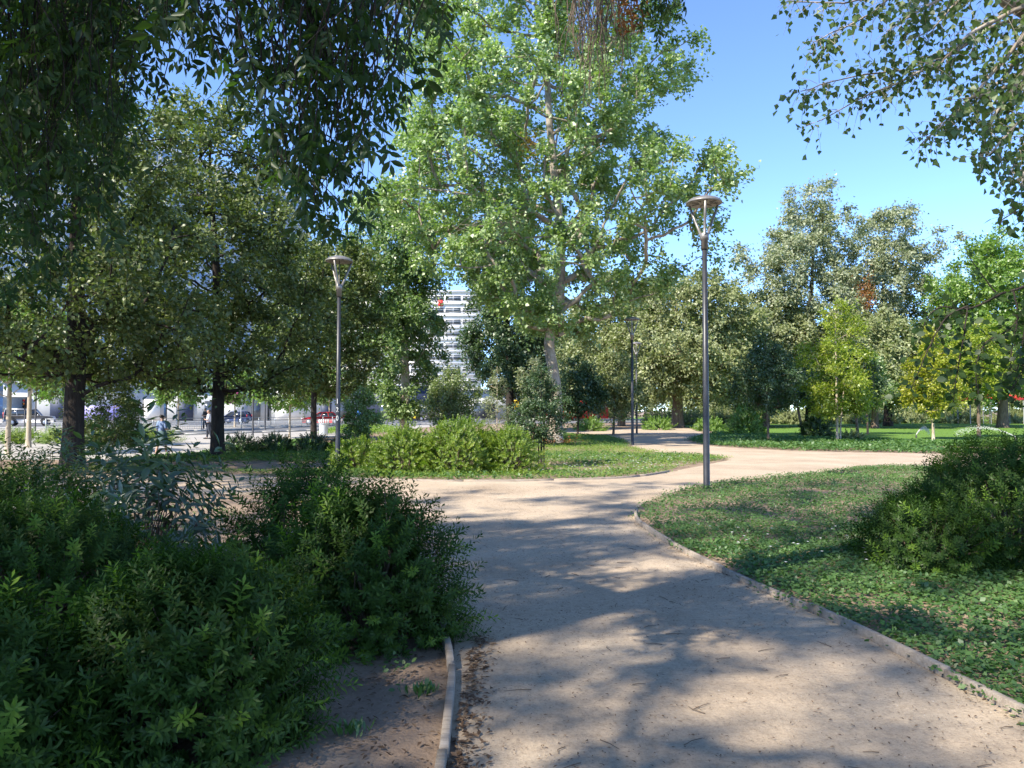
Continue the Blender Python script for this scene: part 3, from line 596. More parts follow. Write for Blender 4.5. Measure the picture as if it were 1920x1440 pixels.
def place_leaves(parent, pos, rot, size, meshes, VF, mat_, limit=300, name='leaf', rest='foliage', order=None):
    """the leaves that show largest as objects of their own, the rest as one part"""
    n = len(pos); order = np.argsort(np.linalg.norm(pos - np.array((0, 0, CAM_H)), axis=1)) if order is None else order
    q = np.random.default_rng(3); which = q.integers(0, len(meshes), n)
    for me in meshes:
        if len(me.materials) == 0: me.materials.append(mat_)
    for i in order[:limit]:
        o = bpy.data.objects.new(name, meshes[which[i]]); C.objects.link(o); o.parent = parent
        m4 = Matrix(np.array(rot[i]).tolist()).to_4x4(); m4 = Matrix.Translation(Vector(pos[i].tolist())) @ m4 @ Matrix.Scale(float(size[i]), 4); o.matrix_local = m4
    rem = order[limit:]
    if len(rem):
        b = MB()
        for k, (V, Fs) in enumerate(VF):
            idx = rem[which[rem] == k]
            if len(idx) == 0: continue
            VV = (np.einsum('nij,kj->nki', rot[idx], V) * size[idx][:, None, None] + pos[idx][:, None, :]); base = b.n
            b.v.append(VV.reshape(-1, 3).astype(np.float32)); b.n += VV.shape[0] * VV.shape[1]
            for F in Fs: b.f.append((F[None] + (np.arange(len(idx)) * len(V))[:, None, None] + base).reshape(-1, F.shape[1]).astype(np.int32))
        tag(b.build(rest, mat_, parent), kind='stuff')

rng = np.random.default_rng(77)
ash = thing('ash_tree', 'ash tree beside the viewer with branches hanging into the top left', 'tree', (0, 0, 0))
ash_wood = MB(); twigs = []
def hang(n, px_rng, bx, by, Yr, top_extra, frac, step, seed, sway=.25):
    """drooping leafy twigs above the bed on the left; bx, by give how low they hang"""
    q = np.random.default_rng(seed); out = []
    for k in range(n):
        px = q.uniform(*px_rng); Y = q.uniform(*Yr); low = np.interp(px, bx, by)
        e = at(px, -60 + (low + 60) * q.uniform(*frac), Y); s = e.copy(); top = at(px, -60, Y)[2] + q.uniform(.05, top_extra)
        s[2] = max(top, e[2] + .35); s[0] += q.normal(0, sway); s[1] += q.normal(0, sway)
        out.append((s, e))
    return out
twigs += hang(112, (300, 835), [290, 340, 400, 470, 520, 560, 600, 690, 720, 750, 790, 835], [50, 100, 215, 230, 310, 380, 425, 425, 310, 170, 120, 40], (3.4, 4.8), .5, (.25, 1.0), .09, 1)
twigs += hang(18, (520, 710), [500, 560, 600, 660, 710], [300, 385, 430, 435, 330], (3.5, 4.1), .3, (.9, 1.02), .09, 2)
twigs += hang(230, (-120, 255), [-120, 0, 100, 170, 210, 235, 260], [620, 600, 570, 470, 380, 260, 110], (4.2, 7.0), .6, (.15, 1.0), .1, 3)
twigs += hang(22, (1190, 1290), [1190, 1240, 1290], [20, 55, 20], (7.5, 8.5), .4, (.6, 1.0), .1, 4, .15)
starts = np.array([t[0] for t in twigs])
# crown over the viewer's head; its underside rises away from the trunk
nc = 370; cc = []
q = np.random.default_rng(78)
while len(cc) < nc:
    p = np.array((q.uniform(-13, 5.0), q.uniform(-6.5, 13), q.uniform(5.5, 15)))
    e = ((p[0] + 3.4) / 8.4) ** 2 + ((p[1] - 2.5) / 8.8) ** 2
    if e > 1 or p[2] < 5.2 + .60 * max(0, p[1]) or p[2] > 15 - 4.0 * e: continue
    if p[1] < 1 and q.uniform() < .25 or p[1] > 2 and p[2] < 9 and q.uniform() < .4: continue
    cc.append(p)
cc = np.array(cc); trunk_ash = [(-5.2, 1.4, 0), (-5.1, 1.5, 2), (-4.7, 1.8, 4.2), (-4.2, 2.2, 6), (-3.8, 2.4, 9), (-3.6, 2.4, 13.5)]
wood(ash_wood, trunk_ash, [.34, .30, .26, .2, .12, .03], np.concatenate([cc, starts]), np.random.default_rng(5), .007, .3)
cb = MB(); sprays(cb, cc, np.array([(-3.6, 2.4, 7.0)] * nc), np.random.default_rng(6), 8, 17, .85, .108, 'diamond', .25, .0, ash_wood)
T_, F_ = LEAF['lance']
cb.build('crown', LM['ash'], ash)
lp, ld, ln, ls = [], [], [], []
for s, e in twigs:
    l = np.linalg.norm(e - s); m = max(4, int(l / .1)); t = np.linspace(0, 1, m)
    bow = rng.normal(0, .08, 3) * l; bow[2] = 0
    P = s + (e - s) * (t ** .9)[:, None] + bow * np.sin(np.pi * t)[:, None] + rng.normal(0, .008, (m, 3))
    ash_wood.tube(P, np.linspace(.007, .002, m), 3, False)
    for i in range(1, m):
        if rng.uniform() < .3: continue
        side = rng.uniform(0, 6.28); d = np.array((math.cos(side) * .8, math.sin(side) * .5, -.65 + rng.normal(0, .25)))
        lp.append(P[i]); ld.append(d); ln.append(np.array((math.cos(side) * .3, rng.normal(0, .5) - .25, 1.0)) + rng.normal(0, .35, 3)); ls.append(rng.uniform(.6, .98))
lp, ls = np.array(lp), np.array(ls); rot = frames(np.array(ld), np.array(ln))
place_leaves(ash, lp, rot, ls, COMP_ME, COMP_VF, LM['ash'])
# leafless hanging twigs over the path and a withered tuft
bt = MB(); q = np.random.default_rng(15)
for k in range(58):
    px = q.normal(1112, 30); Y = q.uniform(7.6, 8.8); a = at(px, -90, Y); b = at(px + q.normal(0, 22), q.uniform(40, 190), Y + q.normal(0, .15)); s = np.linspace(0, 1, 9)
    P = a + (b - a) * s[:, None] + np.cumsum(q.normal(0, .018, (9, 3)), axis=0) + np.stack([np.sin(s * 5 + k) * .05, 0 * s, 0 * s], axis=1)
    bt.tube(P, np.linspace(.008, .003, 9), 4, False)
    for j in range(2):
        i = q.integers(3, 8); c = P[i]; bt.tube([c, c + q.normal(0, .06, 3) + (0, 0, -.08), c + q.normal(0, .12, 3) + (0, 0, -.2)], [.004, .003, .002], 3, False)
bt.tube([(-3.9, 2.3, 7.2), (-1.8, 5.2, 8.0), (.2, 7.6, 7.5), (1.2, 8.3, 6.7)], [.07, .05, .035, .02], 6, False)
tag(bt.build('hanging_twigs', M['twig_brown'], ash), 'bare brown twigs hanging over the path')
clump_part(ash, 'withered_leaves', at(1180, 22, 8.0), .2, 130, .09, LM['rust'], 8, 'lance')
ash_wood.build('trunk', M['bark_dark'], ash, True)

# more trees of the same row, out of the picture to the left; they shade the path and the beds
def shade_tree(label, base, z0, h, r, n, seed, leaf=.12, lm_='ash', K=7, m=15, ox=0, oy=0):
    return tree('ash_tree', label, base, [(0, 0, 0), (.1, 0, z0), (ox * .5, oy * .5, h * .6), (ox, oy, h)], [.32, .28, .18, .03],
         [(z0, r * .5, ox * .3, oy * .3), (z0 + (h - z0) * .25, r * .95, ox * .6, oy * .6), (z0 + (h - z0) * .55, r, ox, oy), (z0 + (h - z0) * .8, r * .7, ox, oy), (h, r * .2, ox, oy)], n, K, m, 1.0, leaf, lm_, 'bark_dark', seed, 'diamond', lo=.3, droop=.25)
shade_tree('ash tree standing out of view left of the foreground shrubs', (-13.5, 0.0), 4.5, 16, 5.2, 210, 101)
shade_tree('ash tree standing out of view left of the path junction', (-16.0, 10.0), 4.5, 15, 4.8, 220, 102)
shade_tree('ash tree standing out of view behind the viewer', (-11.5, -5.0), 4.5, 16, 5.0, 190, 103)

# poplar on the right, its branches reach into the top right corner
rp = thing('poplar_tree', 'poplar at the right edge whose leafy branches fill the top right corner', 'tree', (0, 0, 0))
rng = np.random.default_rng(55)
boughs = [  # (pixel path of a bough, distance)
 ([(2050, 90), (1900, 45), (1800, 95), (1700, 150), (1600, 195), (1530, 235)], 9.4), ([(1800, 95), (1720, 130), (1600, 140), (1500, 170)], 9.2), ([(2000, -60), (1860, -20), (1700, -10), (1560, 10), (1470, 5)], 9.8),
 ([(1980, -20), (1880, 110), (1800, 200), (1720, 275)], 8.8), ([(2000, 40), (1920, 140), (1860, 230), (1840, 300)], 8.6), ([(2020, 80), (1960, 200), (1910, 280), (1890, 320)], 8.9), ([(1700, -40), (1640, 20), (1560, 60), (1530, 75)], 9.5),
 ([(1860, -60), (1790, 10), (1740, 60), (1690, 80)], 9.6), ([(1990, 0), (1930, 60), (1880, 150), (1760, 240)], 9.1), ([(2010, 10), (1960, 90), (1900, 190), (1870, 250)], 9.3),
 ([(1990, -10), (1900, 20), (1820, 60), (1760, 120)], 8.7), ([(2000, 60), (1940, 120), (1880, 170), (1800, 190)], 8.9), ([(2000, 100), (1950, 180), (1900, 240), (1850, 290)], 8.5), ([(1970, -60), (1840, -30), (1740, 10), (1660, 60)], 9.0), ([(2000, 150), (1960, 240), (1930, 300), (1915, 345)], 8.7)]
rw = MB(); lp, ld, ln, ls = [], [], [], []
base_r = np.array((9.4, 10.2, 0)); hub = at(2150, -120, 9.8)
rw.tube(smooth_line([base_r, base_r + (-.1, 0, 2.5), base_r + (-.5, -.1, 5.0), hub, hub + (-.7, 0, 3.5), hub + (-.8, 0, 8)], .5), np.linspace(.3, .05, len(smooth_line([base_r, base_r + (-.1, 0, 2.5), base_r + (-.5, -.1, 5.0), hub, hub + (-.7, 0, 3.5), hub + (-.8, 0, 8)], .5))), 10)
rw.tube([hub, at(1990, 60, 9.6), at(1890, 0, 9.6), at(1840, -60, 9.6)], [.14, .12, .10, .09], 8, False)
for pts, Y in boughs:
    P = smooth_line([at(x, y, Y + .25 * math.sin(i * 1.3)) for i, (x, y) in enumerate(pts)], .12); n = len(P)
    P = P + np.cumsum(rng.normal(0, .006, P.shape), axis=0)
    rw.tube(np.concatenate([[hub], P]) if pts[0][0] > 1900 else P, np.concatenate([[.06], np.linspace(.035, .006, n)]) if pts[0][0] > 1900 else np.linspace(.016, .005, n), 5, False)
    for i in range(2, n):
        f = i / n
        for j in range(4):
            L = rng.uniform(.15, .55) * (1.15 - .5 * f); d = nrm(rng.normal(0, .7, 3) + (P[i] - P[i - 1]) * 4 + (0, 0, -.1)); m = int(L / .05); t = np.linspace(.1, 1, m)
            Q = P[i] + d * (L * t)[:, None] + np.stack([0 * t, 0 * t, -.25 * L * t * t], axis=1)
            rw.tube(Q, np.linspace(.004, .0015, m), 3, False)
            for p in Q[1::1]:
                if rng.uniform() < .25: continue
                lp.append(p + rng.normal(0, .035, 3)); ld.append(nrm(rng.normal(0, .5, 3) + (0, 0, -.8))); ln.append(rng.normal(0, 1, 3) + (-.4, -.5, .2)); ls.append(rng.uniform(.062, .10))
def quick(shape):
    T, F = LEAF[shape]; b = MB(); b.add(T, F); return b
DEL, ROU = quick('delta'), quick('round')
place_leaves(rp, np.array(lp), frames(np.array(ld), np.array(ln)), np.array(ls), [DEL.mesh('leaf')], [(np.concatenate(DEL.v), DEL.f)], LM['poplar_shaded'])
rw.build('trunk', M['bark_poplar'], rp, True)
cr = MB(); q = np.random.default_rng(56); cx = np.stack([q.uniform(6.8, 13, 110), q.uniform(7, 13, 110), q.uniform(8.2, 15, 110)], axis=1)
sprays(cr, cx, np.array([(9.4, 10, 10)] * 110), q, 8, 16, .9, .12, 'delta'); cr.build('crown', LM['poplar_shaded'], rp)

# small-leaved tree on the right whose twig hangs before the yellow saplings
sp = thing('small_leaved_tree', 'dark round leaved twigs hanging in from the right before the yellow saplings', 'tree', (0, 0, 0))
rng = np.random.default_rng(66); sw = MB(); lp, ld, ln, ls = [], [], [], []
stems = [([(2080, 470), (1960, 520), (1880, 548), (1815, 575), (1770, 570), (1740, 590), (1722, 640)], 4.6), ([(1815, 575), (1808, 620), (1800, 670), (1792, 720), (1786, 760)], 4.6), ([(1815, 575), (1770, 600), (1735, 660), (1705, 730)], 4.5), ([(1870, 552), (1840, 510), (1818, 480), (1812, 465)], 4.7),
 ([(1900, 545), (1905, 600), (1890, 660), (1885, 720)], 4.4), ([(1950, 520), (1925, 600), (1912, 680), (1905, 750)], 4.3), ([(2000, 330), (1940, 380), (1900, 400), (1880, 412), (1875, 425)], 4.2), ([(2000, 370), (1950, 400), (1915, 415), (1895, 380)], 4.2), ([(1940, 540), (1900, 610), (1850, 640), (1830, 690), (1836, 745)], 4.5), ([(2000, 560), (1940, 640), (1920, 700), (1895, 740)], 4.2)]
trunk_s = smooth_line([(5.6, 3.8, 0), (5.5, 3.9, 1.2), (5.2, 4.1, 2.4), (5.0, 4.2, 3.6), (5.0, 4.2, 5)], .4); sw.tube(trunk_s, np.linspace(.11, .02, len(trunk_s)), 8)
for k, (pts, Y) in enumerate(stems):
    P = smooth_line([at(x, y, Y) for x, y in pts], .028); n = len(P); P = P + np.cumsum(rng.normal(0, .002, P.shape), axis=0)
    if pts[0][0] > 1930: P = np.concatenate([[trunk_s[-4]], P]); n += 1
    sw.tube(P, np.linspace(.013 if k == 0 else .006, .002, n), 4, False)
    for i in range(3, n):
        if P[i][0] > 3.6: continue
        if rng.uniform() < .25 and k in (0, 3): continue
        d = nrm(rng.normal(0, .8, 3) + (0, 0, -.3)); lp.append(P[i] + d * .008); ld.append(d); ln.append(rng.normal(0, .7, 3) + (0, -.6, .6)); ls.append(rng.uniform(.036, .060))
        for rep in range(3 if k in (1, 2, 4, 5, 8, 9) else 1):
            d2 = nrm(rng.normal(0, .8, 3) + (0, 0, -.2)); e = P[i] + d2 * rng.uniform(.03, .13); lp.append(e); ld.append(nrm(d2 + rng.normal(0, .4, 3))); ln.append(rng.normal(0, .7, 3) + (0, -.6, .6)); ls.append(rng.uniform(.036, .060)); sw.tube([P[i], e], [.0012, .001], 3, False)
place_leaves(sp, np.array(lp), frames(np.array(ld), np.array(ln)), np.array(ls), [ROU.mesh('leaf')], [(np.concatenate(ROU.v), ROU.f)], LM['ash'])
sw.build('trunk', M['bark_dark'], sp, True)
cr = MB(); q = np.random.default_rng(67); cx = q.normal(0, .5, (50, 3)) * (1.4, 1.4, 1.0) + (6.0, 3.4, 4.3); cx[:, 0] = np.maximum(cx[:, 0], 4.9)
sprays(cr, cx, np.array([(6.0, 3.4, 4.2)] * 50), q, 8, 14, .45, .05, 'round'); cr.build('crown', LM['ash'], sp)
# ---------------------------------------------------------------- shrubs
def sprig(seed, L=.22, n=30, leaf=.058, narrow='needle', sweep=.5):
    """upright shoot with narrow leaves all round, along +y"""
    q = np.random.default_rng(seed); b = MB(); T, F = LEAF[narrow]
    t = np.linspace(.12, 1, n); bend = q.normal(0, .05, 2)
    P = np.stack([bend[0] * t ** 2 * L, t * L, bend[1] * t ** 2 * L], axis=1); a = np.arange(n) * 2.4 + q.uniform(0, 6)
    up = sweep * (.55 + .9 * t ** 3); d = np.stack([np.cos(a), up, np.sin(a)], axis=1) + q.normal(0, .12, (n, 3))
    nn = np.stack([-np.cos(a) * up, np.ones(n), -np.sin(a) * up], axis=1)
    scatter(b, T, F, P, frames(d, nn), leaf * (1.1 - .45 * t) * q.uniform(.8, 1.2, n))
    return b
SPR = [sprig(s) for s in range(5)]
SPR_LIME = [sprig(20 + s, .26, 30, .06, 'needle') for s in range(4)]
SPR_BROAD = [sprig(40 + s, .42, 13, .17, 'lance', .45) for s in range(4)]
SPR_HEDGE = [sprig(50 + s, .22, 20, .062, 'diamond', .8) for s in range(4)]
def bulk(b, variants, pos, rot, size, q):
    w = q.integers(0, len(variants), len(pos))
    for k, v in enumerate(variants):
        i = np.where(w == k)[0]
        if len(i): scatter(b, np.concatenate(v.v), np.concatenate(v.f), pos[i], rot[i], size[i])
def shrub(name, label, base, r, h, n, variants, lmat, seed, sz=1.0, ry=None, cat='shrub', group=None, stem='bark_brown', flowers=0, top=.9, inner=.35, tilt=.5, stems=True, lump=.16, tips=0.0):
    q = np.random.default_rng(seed); t = thing(name, label, cat, (base[0], base[1], 0), 0, group); ry = ry or r
    u = q.uniform(-.12, 1, n); a = q.uniform(0, 2 * np.pi, n); ph = q.uniform(0, 6, 4)
    k = 1 + lump * (np.sin(2 * a + ph[0]) + np.sin(3 * a + 3 * u + ph[1]) * .8 + np.sin(5 * a - 4 * u + ph[2]) * .6)
    rad = (inner + (1 - inner) * q.uniform(0, 1, n) ** .4) * k; s = np.sqrt(np.clip(1 - np.clip(u, 0, 1) ** 2.2, 0, 1))
    L = .26 * sz
    P = np.stack([np.cos(a) * s * (r - L * .55) * rad, np.sin(a) * s * (ry - L * .55) * rad, np.clip(u * (h - L * .8) * (.55 + .45 * rad) + .02, .02, None)], axis=1)
    d = nrm(np.stack([np.cos(a) * (s + .15), np.sin(a) * (s + .15), np.full(n, top * .38) + u * .8], axis=1) + q.normal(0, .42, (n, 3)) * tilt)
    nn = q.normal(0, 1, (n, 3)); fr = frames(d, nn); ss = sz * q.uniform(.6, 1.4, n)
    young = (q.uniform(0, 1, n) < tips * (rad > .8)) if tips else np.zeros(n, bool); b = MB(); bulk(b, variants, P[~young], fr[~young], ss[~young], q)
    tag(b.build('foliage', LM[lmat], t), kind='stuff')
    if young.any(): b = MB(); bulk(b, variants, P[young], fr[young], ss[young] * 1.1, q); tag(b.build('young_shoots', LM['shrub_tip'], t), 'brighter young shoots', kind='stuff')
    if stems:
        wb = MB()
        for i in q.choice(n, min(n, 90), replace=False):
            e = P[i] + d[i] * .1; s0 = np.array((e[0] * .18, e[1] * .18, 0)); mm = (s0 + e) / 2 + q.normal(0, .05, 3) + (0, 0, -.02)
            wb.tube([s0, mm, e], [.010, .007, .003], 4, False)
        wb.build('stems', M[stem], t)
    if flowers:
        for i in range(flowers):
            j = q.integers(0, n); fb = MB(); e = P[j] + d[j] * L * 1.15; aa = np.linspace(0, 2 * np.pi, 9)[:-1]; T, F = LEAF['diamond']
            scatter(fb, T, F, np.repeat(e[None], 8, 0), frames(np.stack([np.cos(aa), np.sin(aa), .25 + 0 * aa], axis=1), np.tile((0, 0, 1.0), (8, 1))), .028); fb.build('flower', M['petaly'], t)
    return t
NEAR = 'narrow leaved shrubs on the left of the path'
shrub('daisy_shrub', 'dense shrub overhanging the left edge of the path', (-1.04, 5.55), .70, 1.12, 1468, SPR, 'shrub', 1, 0.90, tilt=.8, lump=.12, flowers=2, group=NEAR, tips=.11)
shrub('daisy_shrub', 'broad dark shrub in the middle of the near left mass', (-1.62, 3.85), .66, .92, 1422, SPR, 'shrub', 2, 0.90, tilt=.8, lump=.12, group=NEAR, tips=.11)
shrub('daisy_shrub', 'shrub cut by the bottom left corner of the picture', (-2.35, 3.3), .55, .80, 1193, SPR, 'shrub', 3, 0.90, tilt=.8, lump=.12, group=NEAR, tips=.11)
shrub('daisy_shrub', 'large dark shrub against the left edge behind the corner shrub', (-3.55, 5.8), .95, .98, 1468, SPR, 'shrub', 4, 0.94, tilt=.8, lump=.12, group=NEAR, tips=.11)
shrub('daisy_shrub', 'low shrub between the large left shrub and the tall sparse one', (-2.35, 5.6), .5, .58, 486, SPR, 'shrub', 5, 0.94, tilt=.8, lump=.12, group=NEAR, tips=.11)
shrub('daisy_shrub', 'tall sparse shrub with the path showing through its shoots', (-1.85, 6.9), .78, 1.22, 757, SPR, 'shrub', 6, 1.03, tilt=.8, lump=.12, group=NEAR, top=1.6, tips=.11)
shrub('daisy_shrub', 'brownish shrub at the left edge in front of the black trunk', (-5.0, 7.3), .95, 1.2, 714, SPR_LIME, 'shrub', 7, 1.0, group=NEAR)
shrub('laurel_shrub', 'shrub with long curved leaves standing up behind the left shrubs', (-3.75, 7.7), .85, 1.42, 120, SPR_BROAD, 'broad', 8, 1.0, top=1.5, inner=.2)
shrub('laurel_shrub', 'small leaved dark shrub left of the one with long curved leaves', (-5.6, 9.2), 1.0, 1.25, 200, SPR_BROAD, 'broad', 9, .6, top=1.5, inner=.2)
shrub('daisy_shrub', 'big dark shrub with a few yellow flowers at the right edge', (5.7, 8.6), 1.45, 1.34, 2639, SPR, 'shrub', 10, 0.94, tilt=.8, lump=.12, flowers=7, tips=.11)
shrub('daisy_shrub', 'lower shrub in front of the big flowering shrub on the right', (4.35, 8.0), .78, .72, 757, SPR, 'shrub', 11, 0.94, tilt=.8, lump=.12, tips=.11)
shrub('daisy_shrub', 'front shrub spilling out of the right edge of the picture', (5.6, 7.0), .75, .62, 688, SPR, 'shrub', 12, 0.99, tilt=.8, lump=.12, tips=.11)
shrub('daisy_shrub', 'sunlit yellow green shrub behind the big shrub on the right', (9.6, 13.2), .95, 1.1, 510, SPR_LIME, 'shrub_lime', 13, 1.2)
LG = 'lime green bushes on the island bed'
shrub('lime_shrub', 'left end of the lime green bushes on the island bed', (-2.75, 19.5), 1.0, 1.23, 1212, SPR_HEDGE, 'shrub_lime', 14, 0.85, top=.4, tilt=1.0, group=LG)
shrub('lime_shrub', 'tallest of the lime green bushes, in the middle of the island bed', (-1.35, 19.7), 1.15, 1.45, 1601, SPR_HEDGE, 'shrub_lime', 15, 0.85, top=.4, tilt=1.0, group=LG)
shrub('lime_shrub', 'right end of the lime green bushes, beside the staked sapling', (-.1, 19.9), .9, 1.23, 1016, SPR_HEDGE, 'shrub_lime', 16, 0.85, top=.4, tilt=1.0, group=LG)
shrub('lime_shrub', 'low yellowish bush right of the lamp post marked 120', (-4.3, 21.0), .85, 0.90, 741, SPR_HEDGE, 'shrub_lime', 17, 0.85, top=.4, tilt=1.0, group=LG)
HG = 'clipped dark shrubs of the low hedge'
for k, (x, y, lab) in enumerate([(-10.2, 28.6, 'leftmost dark shrub of the low hedge, next to the black trunk'), (-9.0, 28.9, 'second dark shrub of the low hedge from the black trunk'), (-7.7, 29.3, 'third dark shrub of the low hedge from the black trunk'), (-6.4, 29.6, 'rightmost dark shrub of the low hedge, behind the marked lamp post')]):
    shrub('hedge_shrub', lab, (x, y), .82, .74, 300, SPR_HEDGE, 'hedge', 30 + k, 1.1, group=HG, stems=False)
YG = 'yellow green low bushes at the side road'
for k, (x, y, lab) in enumerate([(-24.3, 37.2, 'yellow green low bush at the left edge by the side road'), (-22.2, 37.4, 'yellow green low bush between the pale street trees'), (-20.4, 38.6, 'yellow green low bush left of the black trunk'), (-18.0, 38.0, 'yellow green low bush right of the black trunk')]):
    shrub('lime_shrub', lab, (x, y), 1.15, .8, 260, SPR_LIME, 'shrub_lime', 40 + k, 1.7, group=YG, stems=False)
shrub('lime_shrub', 'round light green bush on the lawn right of the big lamp post', g(1400, 816), 1.2, 1.95, 420, SPR_HEDGE, 'bright', 50, 2.0, stems=False)
shrub('hedge_shrub', 'dark round bush on the lawn beside the lime sapling', g(1532, 817), .95, 1.6, 300, SPR_HEDGE, 'hedge', 51, 2.0, stems=False)
shrub('hedge_shrub', 'small brownish bush at the foot of the lime sapling', g(1598, 828), .55, .62, 120, SPR_HEDGE, 'olive', 52, 1.6, stems=False)
proto = shrub('border_shrub', 'border shrub farthest left in the row behind the lawn', (17, 86), 2.4, 1.4, 260, SPR_HEDGE, 'olive', 53, 3.6, stems=False, group='shrubs behind the lawn')
words_n = ['second', 'third', 'fourth', 'fifth', 'sixth', 'seventh', 'eighth', 'ninth', 'tenth', 'eleventh', 'twelfth', 'thirteenth', 'fourteenth', 'fifteenth']
for k in range(14):
    dup(proto, (20.5 + 4.2 * k + (k % 3) * .6, 87 + (k * 37 % 5) + .9 * k, 0), k * 1.3, (1.1, 1.0, 1.15 + .17 * (k * 7 % 5)), 'border shrub %s from the left in the row behind the lawn' % words_n[k])
for k, (px, py, lab) in enumerate([(1105, 808, 'low green bush left of the thin lamp post'), (1235, 806, 'low bush where the back path ends'), (1330, 808, 'yellowish low bush behind the big lamp post')]):
    shrub('lime_shrub', lab, g(px, py), 1.3, 1.1, 160, SPR_HEDGE, 'bright', 60 + k, 2.4, stems=False, group='low bushes along the back path')

# ---------------------------------------------------------------- ground cover, grass, litter
def cover(name, label, poly, n, leaf, lmat, seed, zmax=.09, edge=None, bare=-.35, nf=.9, shape='round', margin=.05, per=5, lumps=1.0, ymin=None):
    q = np.random.default_rng(seed); poly = np.asarray(poly); lo, hi = poly.min(0), poly.max(0)
    P = q.uniform(lo, hi, (int(n * 3.2), 2))
    P = P[inside(P, poly)]
    w = wav(P, seed, nf); dens = w > bare
    if edge is not None:
        de = dist_line(P, edge); dens &= (de > margin + .16 * (1 + wav(P, seed + 1, 2.2)).clip(0, 2))
    P = P[dens][:n]; w = wav(P, seed, nf)
    hz = zmax * (.35 + .65 * ((w + 1) / 2).clip(0, 1)) * lumps
    N = len(P); pos = np.repeat(np.concatenate([P, np.zeros((N, 1))], axis=1), per, axis=0); hz = np.repeat(hz, per)
    pos[:, :2] += q.normal(0, leaf * 1.3, (N * per, 2)); pos[:, 2] = .008 + hz * q.uniform(.1, 1, N * per)
    d = np.stack([q.normal(0, 1, N * per), q.normal(0, 1, N * per), q.normal(.1, .35, N * per)], axis=1); nn = np.stack([q.normal(0, .4, N * per), q.normal(-.1, .4, N * per), np.ones(N * per)], axis=1)
    b = MB(); T, F = LEAF[shape]; scatter(b, T, F, pos, frames(d, nn), leaf * q.uniform(.6, 1.35, N * per))
    return tag(b.build(name, LM[lmat]), label, None, kind='stuff')
lr_edge = lr_w
rb_poly = [tuple(p) for p in lr_w] + [g(2300, 1540), (9.5, 3.0), (14, 6), (17, 13), (19, 17)]
near_poly = [p for p in rb_poly]
nb_poly = [tuple(p) for p in lr_w if p[1] < 9.5] + [g(2300, 1540), (9.5, 3.0), (14, 6), (14, 9.5)]; fb_poly = [tuple(p) for p in lr_w if p[1] >= 9.3] + [(14, 9.3), (17, 13), (19, 17)]
cover('ground_cover', 'low creeping plants covering the near bed right of the path', nb_poly, 15000, .044, 'cover', 201, .10, lr_edge, -.8, .8, per=5, shape='oval', margin=-.14)
cover('ground_cover', 'low creeping plants round the big lamp post right of the path', fb_poly, 20000, .048, 'cover', 211, .12, lr_edge, -1.2, .8, per=5, shape='tri', margin=-.14)
fine = [tuple(p) for p in lr_w if p[1] < 11] + [g(2300, 1540), (8, 4), (8, 11)]
cover('creeping_herbs', 'finer leaved herbs creeping along the right edging', fine, 11000, .034, 'cover', 202, .06, lr_edge, -.75, 1.4, per=5, shape='diamond', margin=.0)
isl = [tuple(p) for p in up_w] + [g(1040, 812), g(960, 822), g(800, 832), g(640, 838), g(500, 845), g(400, 858), g(250, 872), g(100, 880), g(-500, 900)]
cover('ground_cover', 'sunny weeds and grass on the island bed', isl, 20000, .10, 'grass', 203, .13, up_w, -.85, .5, per=4, shape='blade', margin=.02)
cover('creeping_herbs', 'broad leaved weeds along the front of the island bed', isl, 13000, .07, 'cover', 204, .11, up_w, -.25, .5, per=4, shape='oval', margin=.05)
lawn_edge = [g(1292, 825), g(1330, 835), g(1480, 844), g(1700, 849), g(1920, 852), g(2300, 856), g(2300, 835), g(1920, 832), g(1700, 828), g(1480, 822), g(1345, 812)]
cover('ground_cover', 'weedy strip between the sunny path and the lawn', lawn_edge, 10000, .12, 'cover', 205, .18, None, -.95, .35, per=4, shape='oval')
cover('grass', 'mown grass of the lawn', lawn_poly[:11], 16000, .16, 'grass', 206, .07, None, -2, .3, per=3, shape='blade')
bl = [tuple(p) for p in ll_w] + [(-9, 9), (-9, 2), (-2, 1.5), (-.5, 1.6)]
cover('creeping_herbs', 'thin weeds under the left shrubs', bl, 1500, .035, 'cover', 207, .07, ll_w, .15, 1.2, per=5)
far_l = [g(250, 872), g(400, 858), g(500, 845), g(640, 838), g(560, 826), g(440, 840), g(360, 852), g(210, 864)]
cover('ground_cover', 'dark creeping plants at the foot of the black trunked tree', far_l, 4500, .08, 'cover', 208, .16, None, -.9, .5, per=4, shape='oval')
cover('ground_cover', 'sunlit weeds on the verge beyond the pavement', [g(600, 814), g(700, 816), g(760, 806), g(700, 798), g(640, 801)], 2500, .12, 'grass', 209, .3, None, -2, .5, per=4)
# small white flowers
fl = MB(); q = np.random.default_rng(31); T, F = LEAF['round']
P = q.uniform((.3, 19), (5.5, 25), (420, 2)); P = P[inside(P, isl)][:170]; P2 = q.uniform((2.4, 7.4), (4.2, 10), (26, 2)); P = np.concatenate([P, P2])
pos = np.repeat(np.concatenate([P, np.full((len(P), 1), .13)], axis=1), 5, axis=0); a = np.tile(np.arange(5) * 1.2566, len(P)); sz = np.where(pos[:, 1] > 15, .034, .018)
scatter(fl, T, F, pos, frames(np.stack([np.cos(a), np.sin(a), .2 + 0 * a], axis=1), np.tile((0, 0, 1.0), (len(a), 1))), sz)
tag(fl.build('wild_flowers', M['petal']), 'tiny white flowers scattered in the weeds', kind='stuff')

